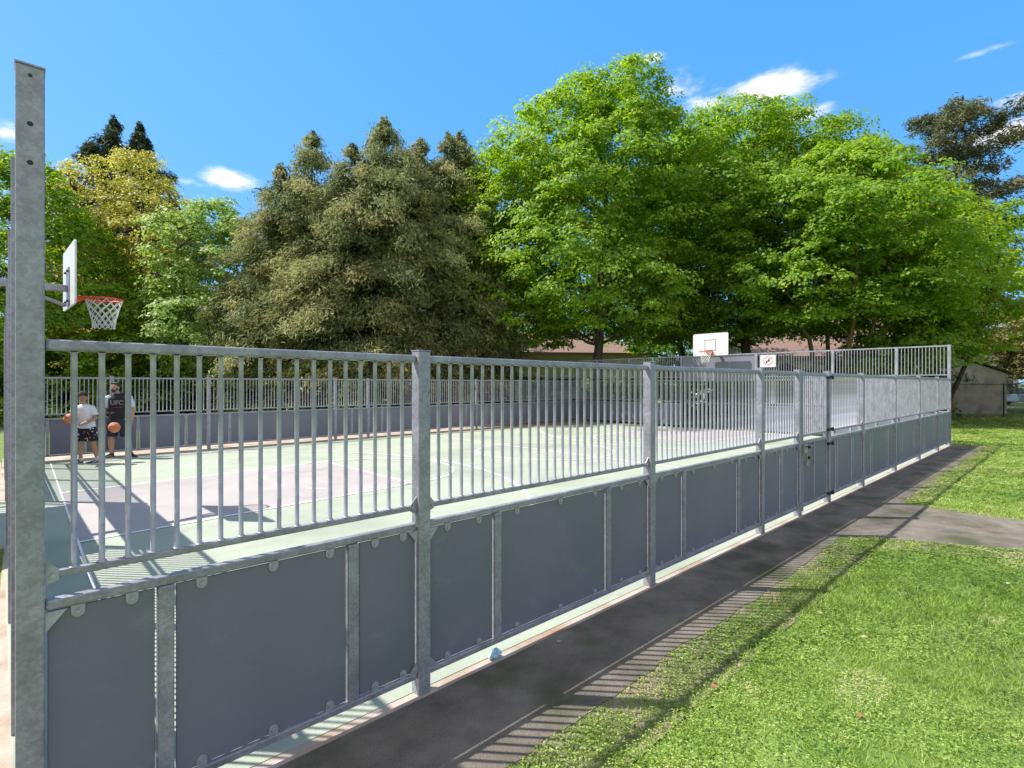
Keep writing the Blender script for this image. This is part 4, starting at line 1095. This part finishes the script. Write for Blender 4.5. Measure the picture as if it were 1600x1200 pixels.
MB().box(-.02,.14,-.170,-.160,1.225,1.243).build('red_stripe', surf('red_print', (.4,.02,.03)), P_)
st = MB()
st.loft([ring((0,0,.82), .18,.145), ring((0,0,.94), .182,.14), ring((0,0,1.0), .175,.135)])
st.tube([HL+Vector((0,0,-.05)), Vector((-.135,-.025,.53))], [.122,.118], 16); st.tube([HR+Vector((0,0,-.05)), Vector((.17,0,.53))], [.122,.118], 16)
remesh(st.build('shorts', cloth('navy_jersey', (.022,.03,.055)), P_, smooth=True), .012, 3)
for a_ in (AL, AR): MB().tube([a_+Vector((0,0,-.03)), a_+Vector((0,0,.03))], [.046,.044], 14).build('sock', cloth('black_sock', (.02,.02,.02)), P_, smooth=True)
shoe(P_, (AL.x,AL.y+.03,0), R(-55), 1.1); shoe(P_, (AR.x,AR.y+.03,0), R(40), 1.1)
b_ = at(178.5, 12.1); ball('orange basketball in the air in front of the navy shorts of the bearded man', (b_.x, b_.y, hgt(668, 12.1)), (.2,.3,.8), .12)

# ================================================================== BUILDINGS, VEHICLES, SMALL THINGS
M['stucco'] = surf('beige_stucco', (.50,.44,.36), (.58,.52,.44), scale=4, rough=.95, bump=.2)
M['stucco2'] = surf('cream_siding', (.60,.56,.48), (.66,.62,.55), scale=4, rough=.9)
M['tiles'] = surf('brown_roof_tiles', (.19,.12,.09), (.28,.18,.14), scale=9, rough=.9, bump=.6, bscale=14, stretch=(1,1,3))
M['glass'] = surf('window_glass', (.03,.035,.04), rough=.08, spec=.8)
M['conc'] = surf('weathered_concrete', (.36,.34,.315), (.50,.47,.44), scale=2.2, rough=.95, bump=.3, c3=(.22,.21,.185), s3=1.4, t3=(.5,.72), detail=10)
def house(label, loc, rz, w, d, eave, ridge, wall, nwin=5, rows=1):
    r = empty('house', loc, rz, label=label, cat='house', group='houses behind the trees')
    MB().box(-w/2,w/2,-d/2,d/2,-.5,eave).build('wall', M[wall], r)
    o = .5; rf = MB()
    a = [(-w/2-o,-d/2-o,eave-.1),(w/2+o,-d/2-o,eave-.1),(w/2+o,d/2+o,eave-.1),(-w/2-o,d/2+o,eave-.1)]
    top = [(-w/2+d*.3,0,ridge),(w/2-d*.3,0,ridge)]
    rf.add(a+[(x,y,z+.18) for x,y,z in a]+top, [(3,2,1,0),(0,1,5,4),(1,2,6,5),(2,3,7,6),(3,0,4,7),(4,5,9,8),(5,6,9),(6,7,8,9),(7,4,8)])
    ro = rf.build('roof', M['tiles'], r)
    MB().box(w*.2,w*.2+.6,.3,.9,eave+.5,ridge+.7).build('chimney', M['stucco'], ro)
    for q in range(rows):
        for k in range(nwin):
            x = -w/2+w*(k+.5)/nwin; z0 = .9+2.7*q; ww = .55 if k % 2 else .8
            fr = MB(); fr.box(x-ww-.08,x+ww+.08,-d/2-.05,-d/2-.002,z0-.08,z0); fr.box(x-ww-.08,x+ww+.08,-d/2-.05,-d/2-.002,z0+1.2,z0+1.28)
            fr.box(x-ww-.08,x-ww,-d/2-.05,-d/2-.002,z0,z0+1.2); fr.box(x+ww,x+ww+.08,-d/2-.05,-d/2-.002,z0,z0+1.2); fr.box(x-.03,x+.03,-d/2-.045,-d/2-.002,z0,z0+1.2)
            f_ = fr.build('window', M['white'], r)
            MB().box(x-ww,x+ww,-d/2-.02,-d/2-.0015,z0,z0+1.2).build('pane', M['glass'], f_)
    MB().box(w*.32,w*.32+.95,-d/2-.04,-d/2-.002,-.2,2.05).build('door', surf('brown_door', (.12,.07,.04)), r)
    return r
fz = PHI-R(90)
p = at(845, 46); house('beige house with a reddish tiled roof seen under the tallest maple', (p.x,p.y,.3), fz+R(8), 15, 9, 3.9, 6.0, 'stucco', 6)
p = at(1215, 44); house('cream house whose roof shows through the leaves above the notice', (p.x,p.y,.2), fz-R(6), 12, 9, 3.6, 5.8, 'stucco2', 5)
p = at(1375, 52); house('long house with a high brown roof behind the bare limbs at the right', (p.x,p.y,.1), fz-R(12), 17, 10, 5.0, 8.2, 'stucco', 7, 2)
# shed with a sloping top at the right
s0 = at(1496, 31.5); sh_ = empty('shed', (s0.x, s0.y, -.03), fz-R(9), label='grey concrete shed with a sloping roof edge behind the chain link fence', cat='shed')
MB().prism([(-.9,0),(2.6,0),(2.6,2.45),(-.9,3.75)], 1, 0, 5).build('wall', M['conc'], sh_)
MB().prism([(-1.05,3.86),(2.8,2.43),(2.8,2.52),(-1.05,3.95)], 1, -.15, 5.1).build('roof', surf('dark_roof_felt', (.05,.045,.04)), sh_)
# chain link fence
c0 = at(1490, 28.2); cf_ = empty('chain_link_fence', (c0.x,c0.y,-.03), fz-R(2), label='black chain link fence with a thin top rail in front of the concrete shed', cat='fence')
for k in range(5): MB().tube([(k*2.6,0,0),(k*2.6,0,1.86)], .035 if k else .06, 8).build('post', M['black'], cf_)
MB().tube([(0,0,1.82),(10.4,0,1.82)], .022, 8).build('top_rail', M['black'], cf_)
wm = MB(); st_ = .11; Hh = 1.78
k = -Hh
while k < 10.4:
    for sgn in (1, -1):
        x0, x1 = (k, k+Hh) if sgn > 0 else (k+Hh, k)
        z0_, z1_ = 0.02, Hh
        pa = Vector((x0,0,z0_)); pb = Vector((x1,0,z1_))
        if min(x0,x1) < 0:
            t = (0-x0)/(x1-x0)
            if sgn > 0: pa = pa.lerp(pb, t)
            else: pb = pa.lerp(pb, t)
        if (pb-pa).length > .1 and max(pa.x,pb.x) <= 10.4: wm.tube([pa, pb], .0075, 3, cap=False)
    k += st_
wm.build('wire_mesh', surf('grey_wire', (.10,.10,.095), rough=.5), cf_)
w0 = at(1488.5, 27.6); tag(MB().box(-.08,.08,-.08,.08,-.1,1.8).build('wooden_post', surf('pinkish_wood', (.36,.24,.19), (.28,.19,.15), scale=8, stretch=(1,1,.2))),
    'pinkish wooden post just right of the corner of the tall fence', 'post').location = (w0.x,w0.y,0)

def car(label, loc, rz, paint, group='parked cars', van=False):
    r = empty('parked_car', loc, rz, label=label, cat='car', group=group)
    H = .45 if van else 0
    prof_ = [(-2.15,.32),(-2.2,.62),(-2.05,.86),(-1.1,.95),(1.35,.98),(2.05,.92),(2.15,.65),(2.1,.32)]
    MB().prism(prof_, 1, -.87, .87).build('body', paint, r, bevel=.09)
    cab = MB(); lo = [(-1.25,.93),(1.75,.93)]; hi = [(-.55,1.43+H),(1.25,1.45+H)]
    cab.add([(-1.3,-.80,.93),(1.8,-.80,.93),(1.8,.80,.93),(-1.3,.80,.93),(-.55,-.62,1.45+H),(1.3,-.62,1.46+H),(1.3,.62,1.46+H),(-.55,.62,1.45+H)],
            [(4,5,6,7),(0,1,5,4),(1,2,6,5),(2,3,7,6),(3,0,4,7)])
    cab.build('roof', paint, r, bevel=.06)
    for s_ in (-1, 1):
        g_ = MB(); P0 = lambda x, t: (x, s_*(.805-.18*t+.004), .93+(.52+H)*t)
        for x0, x1, x2, x3 in ((-1.05,.2,.2,-.52),(.28,1.55,1.18,.28)): g_.add([P0(x0,.08),P0(x1,.08),P0(x2,.86),P0(x3,.86)], [(0,1,2,3)])
        g_.build('side_window', M['glass'], r)
    MB().add([(-1.26,-.70,.97),(-1.26,.70,.97),(-.66,.56,1.40+H),(-.66,-.56,1.40+H)], [(0,1,2,3)]).build('windscreen', M['glass'], r).location = (-.03,0,.02)
    MB().add([(1.80,-.70,.97),(1.80,.70,.97),(1.40,.56,1.40+H),(1.40,-.56,1.40+H)], [(0,1,2,3)]).build('rear_window', M['glass'], r).location = (.03,0,.02)
    for x in (-1.35, 1.35):
        for s_ in (-1, 1):
            wl_ = empty('wheel', (x, s_*.80, .32)); wl_.parent = r
            MB().tube([(0,-.10,0),(0,.10,0)], .32, 22).build('tyre', M['black'], wl_)
            MB().tube([(0,s_*.09,0),(0,s_*.108,0)], .20, 16).build('rim', M['bolt'], wl_)
    for s_ in (-1, 1):
        MB().ell((-2.14,s_*.62,.70), (.06,.17,.08), 12, 8).build('headlight', surf('lamp_glass', (.7,.7,.7), rough=.15), r)
        MB().ell((2.10,s_*.66,.76), (.06,.14,.09), 12, 8).build('tail_light', surf('lamp_red', (.4,.02,.02), rough=.2), r)
    MB().box(-2.235,-2.18,-.5,.5,.42,.60).build('grille', M['black'], r)
    return r
cp = lambda n_, c: surf(n_, c, rough=.22, spec=.7)
pb = at(1590, 44); car('blue grey car parked beyond the chain link fence at the right edge', (pb.x,pb.y,.0), fz-R(78), cp('blue_grey_paint', (.10,.16,.24)))
pb = at(790, 33); car('dark car whose roof shows above the far fence', (pb.x,pb.y,.35), fz+R(4), cp('dark_paint', (.03,.035,.04)), van=True)
pb = at(862, 32.5); car('silver car whose roof shows above the far fence right of the dark one', (pb.x,pb.y,.35), fz+R(8), cp('silver_paint', (.35,.38,.42)), van=True)
# crumpled plastic on the slab edge
rr = random.Random(4); mb = MB().ell((0,0,0), (.042,.030,.030), 14, 10)
mb.v = [tuple(Vector(v)*(1+rr.uniform(-.28,.28))) for v in mb.v]
mb.ell((-.045,.0,-.008), (.016,.014,.014), 8, 6)
pw = at(762, 3.52); o = mb.build('plastic_wrapper', surf('light_blue_plastic', (.25,.50,.68), (.55,.72,.82), scale=40, rough=.25))
o.location = (pw.x, 2.61, .030); tag(o, 'crumpled light blue plastic litter lying on the slab edge under the fence', 'litter')
# fallen leaves
LV = [(1202,848,'red leaf on the shaded path below the third wide board'),(1116,1078,'orange brown leaf at the ragged lawn edge nearest the camera'),(1518,789,'pale leaf on the small lawn beyond the crossing path'),
      (1345,1125,'brown leaf at the bottom of the lawn'),(1282,962,'tan leaf on the lawn near the long rail shadow'),(1574,916,'pale yellow leaf on the lawn at the right edge'),(1350,1000,'curled straw coloured leaf in mid lawn'),
      (873,1004,'small pale leaf on the dark path near the fence foot')]
cols = [(.45,.03,.06),(.42,.16,.06),(.62,.64,.35),(.30,.16,.07),(.46,.33,.16),(.62,.58,.28),(.5,.42,.22),(.42,.38,.3)]
for (px, py, lab), c in zip(LV, cols):
    z = 1483.2/(py-600); q = at(px, z); rr = random.Random(px); a0 = rr.uniform(0, 6)
    mb = MB(); pts = []
    for k in range(10):
        r_ = (.023 if k % 2 == 0 else .012)*(1+rr.uniform(-.2,.2)); a = a0+2*PI*k/10
        pts.append((r_*math.cos(a)*1.25, r_*math.sin(a), rr.uniform(0,.009)))
    mb.add([(0,0,.004)]+pts, [(0,k+1,(k+1) % 10+1) for k in range(10)])
    o = mb.build('fallen_leaf', surf('dry_leaf', c, tuple(x*.7 for x in c), scale=60, rough=.8)); o.location = (q.x,q.y,.006 if q.y > 1.9 else .022)
    tag(o, lab, 'leaf', 'fallen leaves on lawn and path')
